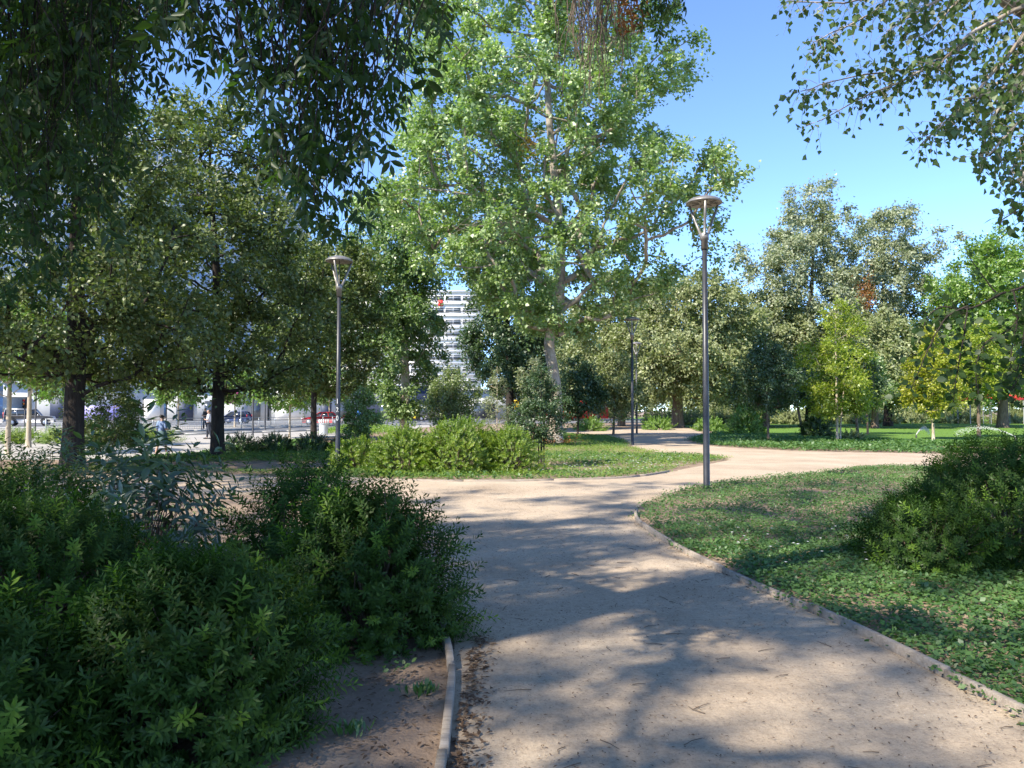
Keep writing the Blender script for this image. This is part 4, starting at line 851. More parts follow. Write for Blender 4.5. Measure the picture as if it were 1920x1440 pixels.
def litter(name, label, P, seed, L=(.012, .045), ratio=.35, lmat='litter', z=.004):
    q = np.random.default_rng(seed); N = len(P); pos = np.concatenate([P, np.full((N, 1), z)], axis=1); pos[:, 2] += q.uniform(0, .008, N)
    T = np.array([(0, 0, 0), (ratio, .4, .14), (0, 1, .05), (-ratio, .5, .12)]); a = q.uniform(0, 6.28, N)
    b = MB(); scatter(b, T, [(0, 1, 2), (0, 2, 3)], pos, frames(np.stack([np.cos(a), np.sin(a), q.normal(0, .12, N)], axis=1), np.stack([q.normal(0, .3, N), q.normal(0, .3, N), np.ones(N)], axis=1)), q.uniform(*L, N))
    return tag(b.build(name, LM[lmat]), label, kind='stuff')
q = np.random.default_rng(41)
P = q.uniform((-1.5, 2.5), (6.5, 16), (42000, 2)); P = P[inside(P, path_poly)]
keep = q.uniform(0, 1, len(P)) < (.38 + .30 * wav(P, 5, 1.3) + .5 * np.exp(-dist_line(P, lr_w) / .5) + .5 * np.exp(-dist_line(P, ll_w) / .35))
litter('leaf_litter', 'brown leaf fragments and bark bits scattered over the path', P[keep], 42, (.007, .027), .18)
P = np.stack([-.27 + np.abs(q.normal(0, .07, 650)), q.uniform(2.6, 5.4, 650)], axis=1)
litter('leaf_litter', 'drift of dry leaves against the left edging board', P, 43, (.02, .055), .22, z=.006)
P = q.uniform((-2.2, 2.6), (-.35, 5.2), (2600, 2)); litter('leaf_litter', 'dry leaves on the bare soil left of the edging', P[q.uniform(0, 1, len(P)) < .5], 44, (.012, .05), .2)
P = lr_w[q.integers(0, len(lr_w), 2600)] + q.normal(0, .16, (2600, 2)) + (.22, 0); litter('leaf_litter', 'dry leaves along the right edging board', P[P[:, 1] < 12], 45, (.015, .05), .2)
# loose pebbles
P = q.uniform((-.3, 2.6), (5.5, 13), (9000, 2)); P = P[inside(P, path_poly)]; n = len(P); T = [(1, 0, 0), (-.8, .3, 0), (0, 1, 0), (.2, -.9, 0), (0, 0, .7), (0, 0, -.5)]; F = [(0, 2, 4), (2, 1, 4), (1, 3, 4), (3, 0, 4)]
pbm = MB(); a = q.uniform(0, 6.28, n); scatter(pbm, T, F, np.concatenate([P, np.full((n, 1), .001)], axis=1), frames(np.stack([np.cos(a), np.sin(a), 0 * a], axis=1), np.tile((0, 0, 1.0), (n, 1))), q.uniform(.002, .0065, n))
tag(pbm.build('pebbles', LM['stone']), 'loose grit lying on the path', kind='stuff')
# twigs lying on the path
tw = MB()
for k in range(70):
    x, y = q.uniform(-.2, 4), q.uniform(3, 9)
    if not inside(np.array([[x, y]]), path_poly)[0]: continue
    a = q.uniform(0, 6.28); l = q.uniform(.04, .16); tw.tube([(x, y, .006), (x + math.cos(a) * l * .5 + q.normal(0, .01), y + math.sin(a) * l * .5, .010), (x + math.cos(a) * l, y + math.sin(a) * l, .006)], [.003, .0025, .0015], 4, False)
tag(tw.build('fallen_twigs', M['twig_brown']), 'small broken twigs lying on the path', kind='stuff')
# sandy tufts: a few green weeds beside the left edging
for k, (px, py, lab) in enumerate([(655, 1375, 'small grass tuft on the bare soil at the bottom'), (790, 1300, 'small grass tuft near the left edging board')]):
    x, y = g(px, py); b = MB(); T, F = LEAF['needle']; n = 60; a = q.uniform(0, 6.28, n)
    pos = np.stack([x + q.normal(0, .04, n), y + q.normal(0, .03, n), np.full(n, .0)], axis=1)
    scatter(b, T, F, pos, frames(np.stack([np.cos(a) * .6, np.sin(a) * .6, np.ones(n)], axis=1), np.stack([np.cos(a), np.sin(a), -.4 + 0 * a], axis=1)), q.uniform(.04, .09, n)); tag(b.build('grass_tuft', LM['cover']), lab, 'grass', 'grass tufts on the bare soil')

# ---------------------------------------------------------------- edging boards
def edging(label, line, start, end, length=1.5, w=.045, h=.075, seed=1, sink=0.0):
    q = np.random.default_rng(seed); t = thing('path_edging', label, 'edging', (0, 0, 0)); s = np.concatenate([[0], np.cumsum(np.linalg.norm(np.diff(line, axis=0), axis=1))]); a = start
    while a < end - .2:
        b = min(end, a + length * q.uniform(.85, 1.1)); m = 7; ss = np.linspace(a, b - .02, m); P = np.stack([np.interp(ss, s, line[:, 0]), np.interp(ss, s, line[:, 1])], axis=1)
        T = np.gradient(P, axis=0); T /= np.linalg.norm(T, axis=1)[:, None]; Nn = np.stack([T[:, 1], -T[:, 0]], axis=1)
        top = h * q.uniform(.75, 1.0) - sink + np.linspace(q.normal(0, .006), q.normal(0, .006), m); off = q.normal(0, .006); ch = .006
        V = []
        for i in range(m):
            for o_, z in ((-w / 2, -.05), (-w / 2, top[i] - ch), (-w / 2 + ch, top[i]), (w / 2 - ch, top[i]), (w / 2, top[i] - ch), (w / 2, -.05)): V.append((*(P[i] + Nn[i] * (o_ + off)), z))
        mb = MB(); F = [(i * 6 + j, i * 6 + j + 1, i * 6 + 6 + j + 1, i * 6 + 6 + j) for i in range(m - 1) for j in range(5)]; mb.add(V, F)
        mb.f.append(np.array([[0, 1, 2, 3, 4, 5][::-1], [(m - 1) * 6 + j for j in range(6)]], dtype=np.int32)); mb.build('plank', M['plank'], t); a = b
    return t
lr_near = lr_w[(lr_w[:, 1] < 12.1) & (lr_w[:, 0] < 9)]; lr_near = lr_near[::-1] if lr_near[0, 1] < lr_near[-1, 1] else lr_near
Ltot = np.linalg.norm(np.diff(lr_near, axis=0), axis=1).sum()
edging('weathered edging boards curving along the right side of the path', lr_near + (.02, .0), 0, Ltot, seed=1, h=.065)
ll_near = np.array([(-.36, 1.2), (-.335, 2.4), (-.31, 3.2), (-.335, 4.0), (-.38, 4.8), (-.50, 5.6), (-.62, 6.8)])
edging('weathered edging boards beside the shrub on the left of the path', smooth_line(ll_near, .1), 0, 5.5, 1.2, seed=2, h=.07)
isl_front = up_w[(up_w[:, 0] > -5) & (up_w[:, 0] < 4.5) & (up_w[:, 1] < 20)]
edging('thin dark edging along the front of the island bed', isl_front + (0, .03), 0, np.linalg.norm(np.diff(isl_front, axis=0), axis=1).sum(), 2.2, .04, .05, 3)
# ---------------------------------------------------------------- lamp posts
def lamp(label, base, H=6.05, r=.078, number=None):
    t = thing('lamp_post', label, 'lamp post', (base[0], base[1], 0), 0, 'park lamp posts')
    zc = H - .95; b = MB(); b.lathe([(r * 1.25, 0), (r * 1.25, .02), (r, .05), (r * .95, 1.6), (r * .72, zc), (0, zc)], sides=16); pole = b.build('pole', M['pole'], t, True)
    c = MB(); c.lathe([(r * .75, zc - .12), (r * 1.05, zc - .12), (r * 1.05, zc + .06), (r * 1.35, zc + .07), (r * 1.35, zc + .20), (r * .9, zc + .22), (0, zc + .22)], sides=16); c.build('collar', M['lampmetal'], t, True)
    for k in range(3):
        a = k * 2.0944 + .35; ca, sa = math.cos(a), math.sin(a); m = MB()
        P = [(ca * r * 1.1, sa * r * 1.1, zc + .18), (ca * .20, sa * .20, zc + .48), (ca * .33, sa * .33, H - .13)]
        m.tube(P, [.030, .030, .026], 6); m.build('arm', M['lampmetal'], t)
    rd_ = MB(); rd_.tube([(0, 0, zc + .2), (0, 0, H - .08)], .013, 8); rd_.build('rod', M['lampmetal'], t)
    d = MB(); d.lathe([(.02, H + .03), (.16, H + .02), (.30, H - .03), (.365, H - .085), (.372, H - .105), (.365, H - .12), (.34, H - .125)], sides=32)
    d.lathe([(0.0, H + .032), (.02, H + .03)], sides=32); head = d.build('lamp_disc', M['lampmetal'], t, True)
    u = MB(); u.lathe([(.34, H - .124), (.30, H - .11), (.27, H - .10), (0.0, H - .095)], sides=32); u.build('reflector', M['lampunder'], head, True)
    for k in range(8):
        a = k * .7854; s = MB(); s.box((math.cos(a) * .2, math.sin(a) * .2, H - .112), (.16, .015, .02), a); s.build('led_strip', M['lampunder'], head)
    if number:
        for i, chx in enumerate(number):
            cu = bpy.data.curves.new('number', 'FONT'); cu.body = chx; cu.size = .26; cu.align_x = 'CENTER'
            o = bpy.data.objects.new('tmp', cu); C.objects.link(o); dg = bpy.context.evaluated_depsgraph_get(); me = bpy.data.meshes.new_from_object(o.evaluated_get(dg)); bpy.data.objects.remove(o)
            z0 = 1.79 - i * .225
            a0 = math.atan2(-base[1], -base[0]) - .35
            for v in me.vertices:
                x, y = v.co.x * .55, v.co.y * .72; rr = r * .955 + .003; a = a0 + x / rr
                v.co = (rr * math.cos(a), rr * math.sin(a), z0 + y)
            me.materials.clear(); me.materials.append(M['white']); link('number', me, M['white'], pole)
    return t
lamp('tall dark lamp post on the right verge of the path', g(1325, 916), 6.03, .068)
lamp('lamp post marked 120 behind the left shrubs', g(633, 882), 5.75, .066, '120')
lamp('thin lamp post on the island bed by the winding path', g(1186, 834), 6.0, .07)
lamp('farthest lamp post, right behind the thin one on the island bed', g(1194, 813), 6.4, .075)

# ---------------------------------------------------------------- street furniture, signs
def post_sign(name, label, base, h, cat, group=None, r=.035, m='pole'):
    t = thing(name, label, cat, (base[0], base[1], 0), 0, group); b = MB(); b.tube([(0, 0, 0), (0, 0, h)], r, 8); b.build('post', M[m], t); return t
for px, py, h, lab in [(474, 816, 3.6, 'dark metal pole left of the dark blue car end'), (66, 808, 3.2, 'thin black pole in front of the silver car'), (497, 806, 4.2, 'thin dark pole left of the thin curved street tree')]:
    t = post_sign('metal_pole', lab, g(px, py), h, 'pole', 'plain poles beside the side road', .06)
    c = MB(); c.lathe([(.09, 0), (.09, .03), (.06, .05)], sides=10); c.build('base_plate', M['pole'], t)
c = at(779, 776, 84)
t = post_sign('chevron_sign', 'black road sign with a yellow chevron by the dark car', (c[0], c[1]), c[2] - .3, 'sign')
b = MB(); b.box((0, -.05, c[2]), (1.0, .03, 1.15)); pl = b.build('board', M['blacksign'], t)
b = MB(); b.add([(-.30, -.07, c[2] + .5), (.02, -.07, c[2] + .5), (.36, -.07, c[2]), (.02, -.07, c[2] - .5), (-.30, -.07, c[2] - .5), (.03, -.07, c[2])], [(0, 1, 2, 5)[::-1], (5, 2, 3, 4)[::-1]]); b.build('chevron', M['yellowsign'], pl)
c = at(967, 759, 80); t = post_sign('warning_sign', 'yellow diamond warning sign left of the poplar trunk', (c[0], c[1]), c[2] + .3, 'sign', m='galv')
b = MB(); s = .62; b.add([(0, -.06, c[2] - s), (s, -.06, c[2]), (0, -.06, c[2] + s), (-s, -.06, c[2]), (0, -.04, c[2] - s), (s, -.04, c[2]), (0, -.04, c[2] + s), (-s, -.04, c[2])], [(0, 1, 2, 3), (7, 6, 5, 4), (0, 4, 5, 1), (1, 5, 6, 2), (2, 6, 7, 3), (3, 7, 4, 0)]); b.build('board', M['yellowsign'], t)
c = at(1117, 713, 70); t = post_sign('warning_sign', 'orange board among the young trees right of the poplar', (c[0], c[1]), c[2] + .2, 'sign', m='galv'); b = MB(); b.box((0, -.06, c[2]), (.66, .03, .4)); b.build('board', M['yellowsign'], t)
c = at(436, 746, 96); t = post_sign('shop_sign', 'magenta shop sign above the dark blue car', (c[0], c[1]), c[2] - .6, 'sign', m='galv'); b = MB(); b.box((0, 0, c[2]), (1.5, .15, 1.5)); b.build('board', M['magenta'], t)
c = at(452, 752, 90); t = post_sign('road_sign', 'white sign on a post right of the magenta sign', (c[0], c[1]), c[2], 'sign', m='galv'); b = MB(); b.box((0, -.06, c[2]), (.5, .03, .9)); b.build('board', M['white'], t)
c = at(676, 776, 60); t = post_sign('road_sign', 'blue round sign behind the staked sapling with pale stem', (c[0], c[1]), c[2] + .2, 'sign', m='galv'); b = MB(); b.tube([(0, -.05, c[2]), (0, -.08, c[2])], .34, 20); b.build('board', M['blue'], t)
b = MB(); b.box((0, -.05, c[2] - .42), (.5, .03, .28)); b.build('plate', M['white'], t)
def traffic_light(label, c, lens='taillight'):
    t = post_sign('traffic_light', label, (c[0], c[1]), c[2] - .4, 'traffic light', 'traffic lights', .06); b = MB(); b.box((0, 0, c[2]), (.34, .26, 1.0)); h = b.build('housing', M['blacksign'], t)
    for i, m in enumerate(('red', 'orange', 'blacksign')):
        d = MB(); d.tube([(0, -.13, c[2] + .32 - i * .32), (0, -.17, c[2] + .32 - i * .32)], .12, 14); d.build('lens', M[m], h)
        v = MB(); v.lathe([(.135, -.001), (.135, .14)], sides=12); e = v.build('visor', M['blacksign'], h); e.rotation_euler = (R(90), 0, 0); e.location = (0, -.13, c[2] + .32 - i * .32)
traffic_light('traffic light above the silver car roof', at(47, 757, 76)); traffic_light('traffic light between the thin pole and the street trees', at(508, 748, 82)); traffic_light('traffic light left of the drooping elm', at(720, 752, 110))
# litter bin
bx, by = g(607, 815)[0], g(607, 815)[1]
t = thing('litter_bin', 'pale conical litter bin with slatted rim near the red car', 'litter bin', (bx, by, 0))
b = MB(); b.lathe([(.26, 0), (.27, .03), (.30, .62), (.30, .70), (.33, .71), (.33, .75), (.28, .75), (.25, .1), (0, .1)], sides=18); b.build('body', M['binwhite'], t, True)
for k in range(14):
    a = k * 2 * math.pi / 14; b = MB(); b.box((math.cos(a) * .34, math.sin(a) * .34, .88), (.02, .075, .26), a); b.build('slat', M['white'], t)
# pedestrian railing
t = thing('pedestrian_railing', 'grey metal pedestrian railing along the median behind the walkers', 'railing', (0, 0, 0))
rail_line = smooth_line([(-33.5, 54.5), (-26.5, 60.0), (-22.2, 66.5), (-19.6, 74.5), (-18.0, 82)], 1.75)
bars = MB()
for a, b_ in zip(rail_line[:-1], rail_line[1:]):
    b = MB(); b.box((a[0], a[1], .52), (.06, .06, 1.04)); b.build('post', M['galv'], t); d = b_ - a; an = math.atan2(d[1], d[0]); L = np.linalg.norm(d)
    for z in (1.0, .78, .14):
        b = MB(); b.box(((a[0] + b_[0]) / 2, (a[1] + b_[1]) / 2, z), (L - .064, .035, .04), an); b.build('rail', M['galv'], t)
    for k in range(1, 14):
        p = a + d * k / 14; bars.box((p[0], p[1], .46), (.018, .018, .6), an)
tag(bars.build('bars', M['galv'], t), kind='stuff')

# ---------------------------------------------------------------- cars
def car(label, pos, ang, paint, L=4.3, W=1.72, H=1.48, style='hatch', group='cars on the street'):
    t = thing('car', label, 'car', (pos[0], pos[1], .008), ang, group); h = L / 2; w = W / 2; zb, zs = .26, (.92 if style != 'suv' else 1.05)
    if style == 'suv': low = [(-h, .45), (-h + .05, .35), (h - .1, .35), (h, .5), (h - .02, .85), (h - .12, .98), (h - 1.15, zs), (-h + .05, zs)]; ca, cb_, cc_, cd = h - 1.2, h - 1.75, -h + .18, -h + .05
    elif style == 'sedan': low = [(-h, .5), (-h + .1, zb), (h - .1, zb), (h, .45), (h - .05, .66), (h - .25, .78), (h - 1.25, zs), (-h + .75, zs), (-h + .05, .9)]; ca, cb_, cc_, cd = h - 1.2, h - 1.95, -h + 1.15, -h + .55
    else: low = [(-h, .5), (-h + .08, zb), (h - .1, zb), (h, .45), (h - .05, .66), (h - .2, .78), (h - 1.05, zs), (-h + .06, zs)]; ca, cb_, cc_, cd = h - 1.0, h - 1.8, -h + .40, -h + .06
    # lower body with wheel arches cut as dark wells; sides pulled in above the belt line
    b = MB(); n = len(low)
    secs = [(-w, .93), (-w + .0, 1.0), (w, 1.0), (w, .93)]
    V = []
    for y, k in ((-w, 0), (-w * .93, 1), (w * .93, 1), (w, 0)):
        for x, z in low: V.append((x * (1 if k else .985), y, z if k == 0 else z + (.025 if z > .8 else 0)))
    F = [(s_ * n + i, s_ * n + (i + 1) % n, (s_ + 1) * n + (i + 1) % n, (s_ + 1) * n + i) for s_ in range(3) for i in range(n)]; b.add(V, F)
    b.f.append(np.array([[i for i in range(n)]], dtype=np.int32)); b.f.append(np.array([[3 * n + i for i in range(n)][::-1]], dtype=np.int32)); body = b.build('body', M[paint], t)
    wr = w * .80; ztop = H
    def cab(name, m, sx, z0, z1, grow):
        q = MB(); B0 = [(cd - grow, -w * .93 - grow), (ca + grow, -w * .93 - grow), (ca + grow, w * .93 + grow), (cd - grow, w * .93 + grow)]; T0 = [(cc_ - grow, -wr - grow), (cb_ + grow, -wr - grow), (cb_ + grow, wr + grow), (cc_ - grow, wr + grow)]
        def lay(f): return [(B0[i][0] + (T0[i][0] - B0[i][0]) * f, B0[i][1] + (T0[i][1] - B0[i][1]) * f, zs + .02 + (ztop - zs - .02) * f) for i in range(4)]
        q.add(lay(z0) + lay(z1), [(0, 3, 2, 1), (4, 5, 6, 7), (0, 1, 5, 4), (1, 2, 6, 5), (2, 3, 7, 6), (3, 0, 4, 7)]); return q.build(name, M[m], t)
    cab('cabin_glass', 'carglass', 1, 0, .86, 0); cab('roof', paint, 1, .86, 1.0, .012)
    for sgn in (-1, 1):     # pillars
        for f in (0.0, .36, .70, 1.0):
            x0, x1 = cd + (ca - cd) * f, cc_ + (cb_ - cc_) * f; p = MB(); p.tube([(x0, sgn * w * .935, zs), (x1, sgn * (wr + .01), ztop - .05)], .045 if f in (0, 1) else .035, 4, False); p.build('pillar', M[paint], t)
    for x in (-h + .78, h - .82):
        for sgn in (-1, 1):
            R_ = .33 if style != 'suv' else .38
            o = MB(); o.lathe([(.20, -.1), (R_, -.1), (R_ + .005, 0), (R_, .1), (.20, .1)], sides=20); wh = o.build('wheel', M['rubber'], t, True); wh.rotation_euler = (R(90), 0, 0); wh.location = (x, sgn * (w - .06), R_)
            d = MB(); d.lathe([(0, .105), (.06, .11), (.20, .10), (.215, .08)], sides=20); d.lathe([(0, -.105), (.06, -.11), (.20, -.10), (.215, -.08)], sides=20); d.build('rim', M['rim'], wh, True)
            a = MB(); a.tube([(x + math.cos(v) * (R_ + .06), sgn * (w + .004), R_ + math.sin(v) * (R_ + .06)) for v in np.linspace(.15, math.pi - .15, 11)], .035, 4); a.build('wheel_arch', M['rubber' if style == 'suv' else paint], t)
    for sgn in (-1, 1):
        b = MB(); b.box((h - .06, sgn * w * .72, .70), (.1, .32, .15)); b.build('headlight', M['headlight'], t)
        b = MB(); b.box((-h + .02, sgn * w * .86, .95 if style != 'suv' else 1.15), (.08, .16, .30 if style != 'suv' else .55)); b.build('taillight', M['taillight'], t)
        b = MB(); b.box((ca - .25, sgn * (w + .06), zs + .07), (.12, .16, .12)); b.build('mirror', M[paint], t)
        for fx in (.15, -.85):
            b = MB(); b.box((fx, sgn * (w + .005), zs - .14), (.2, .025, .03)); b.build('door_handle', M['rubber'], t)
    for e, m in ((h + .005, 'rubber'), (-h - .005, 'rubber')):
        b = MB(); b.box((e, 0, .42), (.07, W * .9, .14)); b.build('bumper', M[m], t)
        b = MB(); b.box((e + (.04 if e > 0 else -.04), 0, .55), (.015, .42, .12)); b.build('number_plate', M['white'], t)
    return t
ST = math.atan2(D[1], D[0])
sx, sy = at(56, 795, 80)[:2]; car('silver off-road car with tall red tail light at the far left', (sx, sy), ST + .0, 'silver', 4.55, 1.82, 1.80, 'suv')
sx, sy = at(440, 788, 95)[:2]; car('dark blue hatchback behind the pedestrian railing', (sx, sy), ST + math.pi - .55, 'bluecar', 3.9, 1.66, 1.52)
sx, sy = at(606, 794, 85)[:2]; car('bright red car behind the lamp post marked 120', (sx, sy), ST + math.pi - .35, 'redcar', 4.5, 1.74, 1.46, 'sedan')
sx, sy = at(772, 786, 118)[:2]; car('dark grey car beyond the yellow chevron sign', (sx, sy), ST - .1, 'darkcar', 4.3, 1.74, 1.55)
# red stall canopies seen beyond the lawn, and a red bus behind the poplar
for k, (px, lab) in enumerate([(1826, 'red market canopy left of the yellow green sapling stem'), (1850, 'red market canopy behind the yellow green sapling stem'), (1886, 'red market canopy nearest the right edge')]):
    c = at(px, 737, 92); t = thing('market_canopy', lab, 'canopy', (c[0], c[1], 0), 0, 'red canopies beyond the lawn')
    b = MB(); b.add([(-1.3, -1.3, 3.1), (1.3, -1.3, 3.1), (1.3, 1.3, 3.1), (-1.3, 1.3, 3.1), (0, 0, 3.95), (-1.3, -1.3, 2.85), (1.3, -1.3, 2.85), (1.3, 1.3, 2.85), (-1.3, 1.3, 2.85)], [(0, 1, 4), (1, 2, 4), (2, 3, 4), (3, 0, 4), (0, 5, 6), (0, 6, 1), (1, 6, 7), (1, 7, 2), (2, 7, 8), (2, 8, 3), (3, 8, 5), (3, 5, 0)]); b.build('roof', M['red'], t)
    for x in (-1.25, 1.25):
        for y in (-1.25, 1.25): b = MB(); b.tube([(x, y, 0), (x, y, 3.0)], .03, 6); b.build('leg', M['galv'], t)
c = at(1075, 770, 120); t = thing('bus', 'red city bus passing behind the poplar and young trees', 'bus', (c[0], c[1], .0), ST)
b = MB(); b.box((0, 0, 1.75), (11.5, 2.5, 2.8)); b.build('body', M['redcar'], t)
for s in (-1, 1):
    for k in range(7): b = MB(); b.box((-4.6 + k * 1.5, s * 1.252, 2.1), (1.35, .03, 1.0)); b.build('window', M['carglass'], t)
    for x in (-3.6, 3.8): b = MB(); b.lathe([(0, -.14), (.5, -.14), (.5, .14), (0, .14)], sides=18); wq = b.build('wheel', M['rubber'], t); wq.rotation_euler = (R(90), 0, 0); wq.location = (x, s * 1.15, .5)
b = MB(); b.box((5.76, 0, 2.05), (.03, 2.2, 1.3)); b.build('windscreen', M['carglass'], t); b = MB(); b.box((0, 0, 3.2), (9, 1.9, .25)); b.build('roof_unit', M['white'], t)

# ---------------------------------------------------------------- people
def skin_mesh(name, pts, edges, rad, m, parent, root=0, sub=2):
    me = bpy.data.meshes.new(name); me.from_pydata(pts, edges, []); me.materials.append(m); o = bpy.data.objects.new(name, me); C.objects.link(o); o.parent = parent
    md = o.modifiers.new('skin', 'SKIN'); md.use_smooth_shade = True
    for i, v in enumerate(me.skin_vertices[0].data): v.radius = (rad[i], rad[i]) if not isinstance(rad[i], tuple) else rad[i]; v.use_root = (i == root)
    s = o.modifiers.new('sub', 'SUBSURF'); s.levels = sub; s.render_levels = sub
    return o
def person(label, pos, rz, H, top, bottom, skirt=False, arms='folded', stride=.06, bag=False, cover_legs=True):
    t = thing('person', label, 'person', (pos[0], pos[1], 0), rz); k = H / 1.75
    P = {}; s = lambda x, y, z: (x * k, y * k, z * k)   # faces -y
    hipz, shz = .93, 1.42
    J = [('pelvis', (0, 0, hipz), .13), ('waist', (0, 0, 1.10), .125), ('chest', (0, .0, 1.30), .15), ('neck0', (0, .01, 1.45), .065), ('neck', (0, 0, 1.52), .055), ('head0', (0, -.015, 1.60), .085), ('head1', (0, -.01, 1.67), .10), ('crown', (0, 0, 1.735), .06), ('nose', (0, -.125, 1.625), .016)]
    E = [('pelvis', 'waist'), ('waist', 'chest'), ('chest', 'neck0'), ('neck0', 'neck'), ('neck', 'head0'), ('head0', 'head1'), ('head1', 'crown'), ('head0', 'nose')]
    for sd_, n in ((-1, 'l'), (1, 'r')):
        J += [('sh' + n, (sd_ * .18, 0, shz), .07)]
        if arms == 'folded': J += [('el' + n, (sd_ * .24, -.03, 1.14), .05), ('wr' + n, (sd_ * .06, -.22, 1.16), .034), ('pa' + n, (-sd_ * .02, -.24, 1.17), .036)]; fd = (-sd_ * 1.0, -.1, 0)
        else: J += [('el' + n, (sd_ * .25, .03, 1.13), .05), ('wr' + n, (sd_ * .18, -.20, 1.12), .034), ('pa' + n, (sd_ * .15, -.27, 1.13), .036)]; fd = (-sd_ * .2, -1.0, .05)
        E += [('chest', 'sh' + n), ('sh' + n, 'el' + n), ('el' + n, 'wr' + n), ('wr' + n, 'pa' + n)]; pa = J[-1][1]
        for q_, (off, ln) in enumerate(((-.03, .07), (-.01, .085), (.01, .08), (.03, .065))):
            a = (pa[0] + fd[0] * .035, pa[1] + fd[1] * .035, pa[2] + off); b = (pa[0] + fd[0] * ln, pa[1] + fd[1] * ln - .01, pa[2] + off - .012); J += [(f'f{n}{q_}a', a, .011), (f'f{n}{q_}b', b, .008)]; E += [('pa' + n, f'f{n}{q_}a'), (f'f{n}{q_}a', f'f{n}{q_}b')]
        J += [(f'th{n}', (pa[0] + fd[0] * .02, pa[1] - .03, pa[2] + .055), .011)]; E += [('pa' + n, f'th{n}')]
        J += [('hp' + n, (sd_ * .09, 0, .88), .09), ('kn' + n, (sd_ * .10, -.02 + sd_ * stride, .50), .06), ('ca' + n, (sd_ * .10, .02 + sd_ * stride * 1.4, .32), .052), ('an' + n, (sd_ * .10, .03 + sd_ * stride * 2, .09), .038), ('to' + n, (sd_ * .11, -.13 + sd_ * stride * 2, .035), .035)]
        E += [('pelvis', 'hp' + n), ('hp' + n, 'kn' + n), ('kn' + n, 'ca' + n), ('ca' + n, 'an' + n), ('an' + n, 'to' + n)]
    idx = {j[0]: i for i, j in enumerate(J)}
    skin_mesh('body', [s(*j[1]) for j in J], [(idx[a], idx[b]) for a, b in E], [j[2] * k for j in J], M['skin'], t)
    def sub(name, names, grow, m, ext=None):
        pts = [s(*J[idx[n]][1]) for n in names]; ed = [(names.index(a), names.index(b)) for a, b in E if a in names and b in names]; return skin_mesh(name, pts, ed, [(J[idx[n]][2] + grow) * k for n in names], M[m], t)
    sub('top', ['pelvis', 'waist', 'chest', 'neck0', 'shl', 'ell', 'shr', 'elr'], .028, top)
    if skirt:
        b = MB(); b.lathe([(.15 * k, 1.06 * k), (.20 * k, .92 * k), (.25 * k, .68 * k), (.27 * k, .52 * k), (.25 * k, .52 * k)], sides=18); b.build('skirt', M[bottom], t, True)
    else: sub('trousers', ['pelvis', 'hpl', 'knl', 'cal', 'anl', 'hpr', 'knr', 'car', 'anr'], .022, bottom)
    for n in 'lr':
        a, b_ = J[idx['an' + n]][1], J[idx['to' + n]][1]; m = MB(); m.tube([s(a[0], a[1] + .05, .045), s((a[0] + b_[0]) / 2, (a[1] + b_[1]) / 2, .05), s(b_[0], b_[1] - .05, .03)], [.045 * k, .05 * k, .03 * k], 8); m.build('shoe', M['shoe'], t, True)
        ez = MB(); ez.lathe([(0, -.010), (.010, 0), (0, .010)], s((-.035 if n == 'l' else .035), -.095, 1.655), 8); ez.build('eye', M['hair'], t)
        ez = MB(); ez.lathe([(0, -.03 * k), (.014 * k, 0), (0, .03 * k)], s((-.1 if n == 'l' else .1), 0, 1.63), 8); ez.build('ear', M['skin'], t)
    skin_mesh('hair', [s(0, .03, 1.60), s(0, .025, 1.68), s(0, .01, 1.75)], [(0, 1), (1, 2)], [.10 * k, .108 * k, .07 * k], M['hair'], t)
    if bag: b = MB(); b.box(s(.22, -.05, .98), (.10, .26, .28), .1, .8); b.build('shoulder_bag', M['shoe'], t)
    return t
person('person in pale shirt and dark trousers standing by the road with folded arms', g(391, 823), R(-70), 1.66, 'shirtwhite', 'trousers')
person('walker in blue top and grey knee length skirt looking down, seen from behind', g(303, 854), R(160), 1.46, 'shirtblue', 'skirt', True, 'phone', .10, True)
c = at(386, 772, 62); person('person dressed in black standing behind the one in the pale shirt', (c[0] - .05, 62), R(-40), 1.82, 'blackcloth', 'blackcloth')

# ---------------------------------------------------------------- buildings beyond the street
def storeys(label, x0, x1, Y, depth, floors, fh, bay, wall, name, base=0.0, band=.45, rz=0.0, extra=None):
    cx = (x0 + x1) / 2; w = x1 - x0; t = thing(name, label, 'building', (cx, Y, 0), rz); H = base + floors * fh
    b = MB(); b.box((0, depth / 2, H / 2), (w, depth, H)); b.build('wall', M[wall], t)
    b = MB(); b.box((0, depth / 2 - .1, H + .25), (w + .5, depth + .5, .5)); b.build('roof', M[wall], t)
    fme = pme = None
    for f in range(floors):
        z = base + f * fh; b = MB(); b.box((0, -.16, z + .08), (w + .2, .36, .30)); b.build('floor_slab', M[wall], t)
        n = int(w / bay)
        for k in range(n):
            x = -w / 2 + (k + .5) * w / n
            if fme is None:
                q_ = MB(); wd, hh = w / n * .92, fh * (1 - band)
                for xx in (-wd / 2, 0, wd / 2): q_.box((xx, 0, 0), (.09, .08, hh))
                for zz in (-hh / 2, hh * .18, hh / 2): q_.box((0, .0, zz), (wd, .074, .09))
                fme = q_.mesh('window'); p_ = MB(); p_.box((0, .02, 0), (wd - .05, .05, hh - .05)); pme = p_.mesh('pane')
            wi = link('window', fme, M['frame'], t, (x, -.03, z + fh * (.30 + (1 - band) / 2))); link('pane', pme, M['glass'], wi)
    return t
storeys('white apartment block with bands of windows behind the drooping elm', -41, -8, 182, 14, 10, 2.86, 4.1, 'whitewall', 'apartment_block', 1.5, .58)
tp = storeys('cream low building at the foot of the white apartment block', -38.5, -26, 150, 10, 3, 3.4, 3.1, 'creamwall', 'low_building', .6, .6)
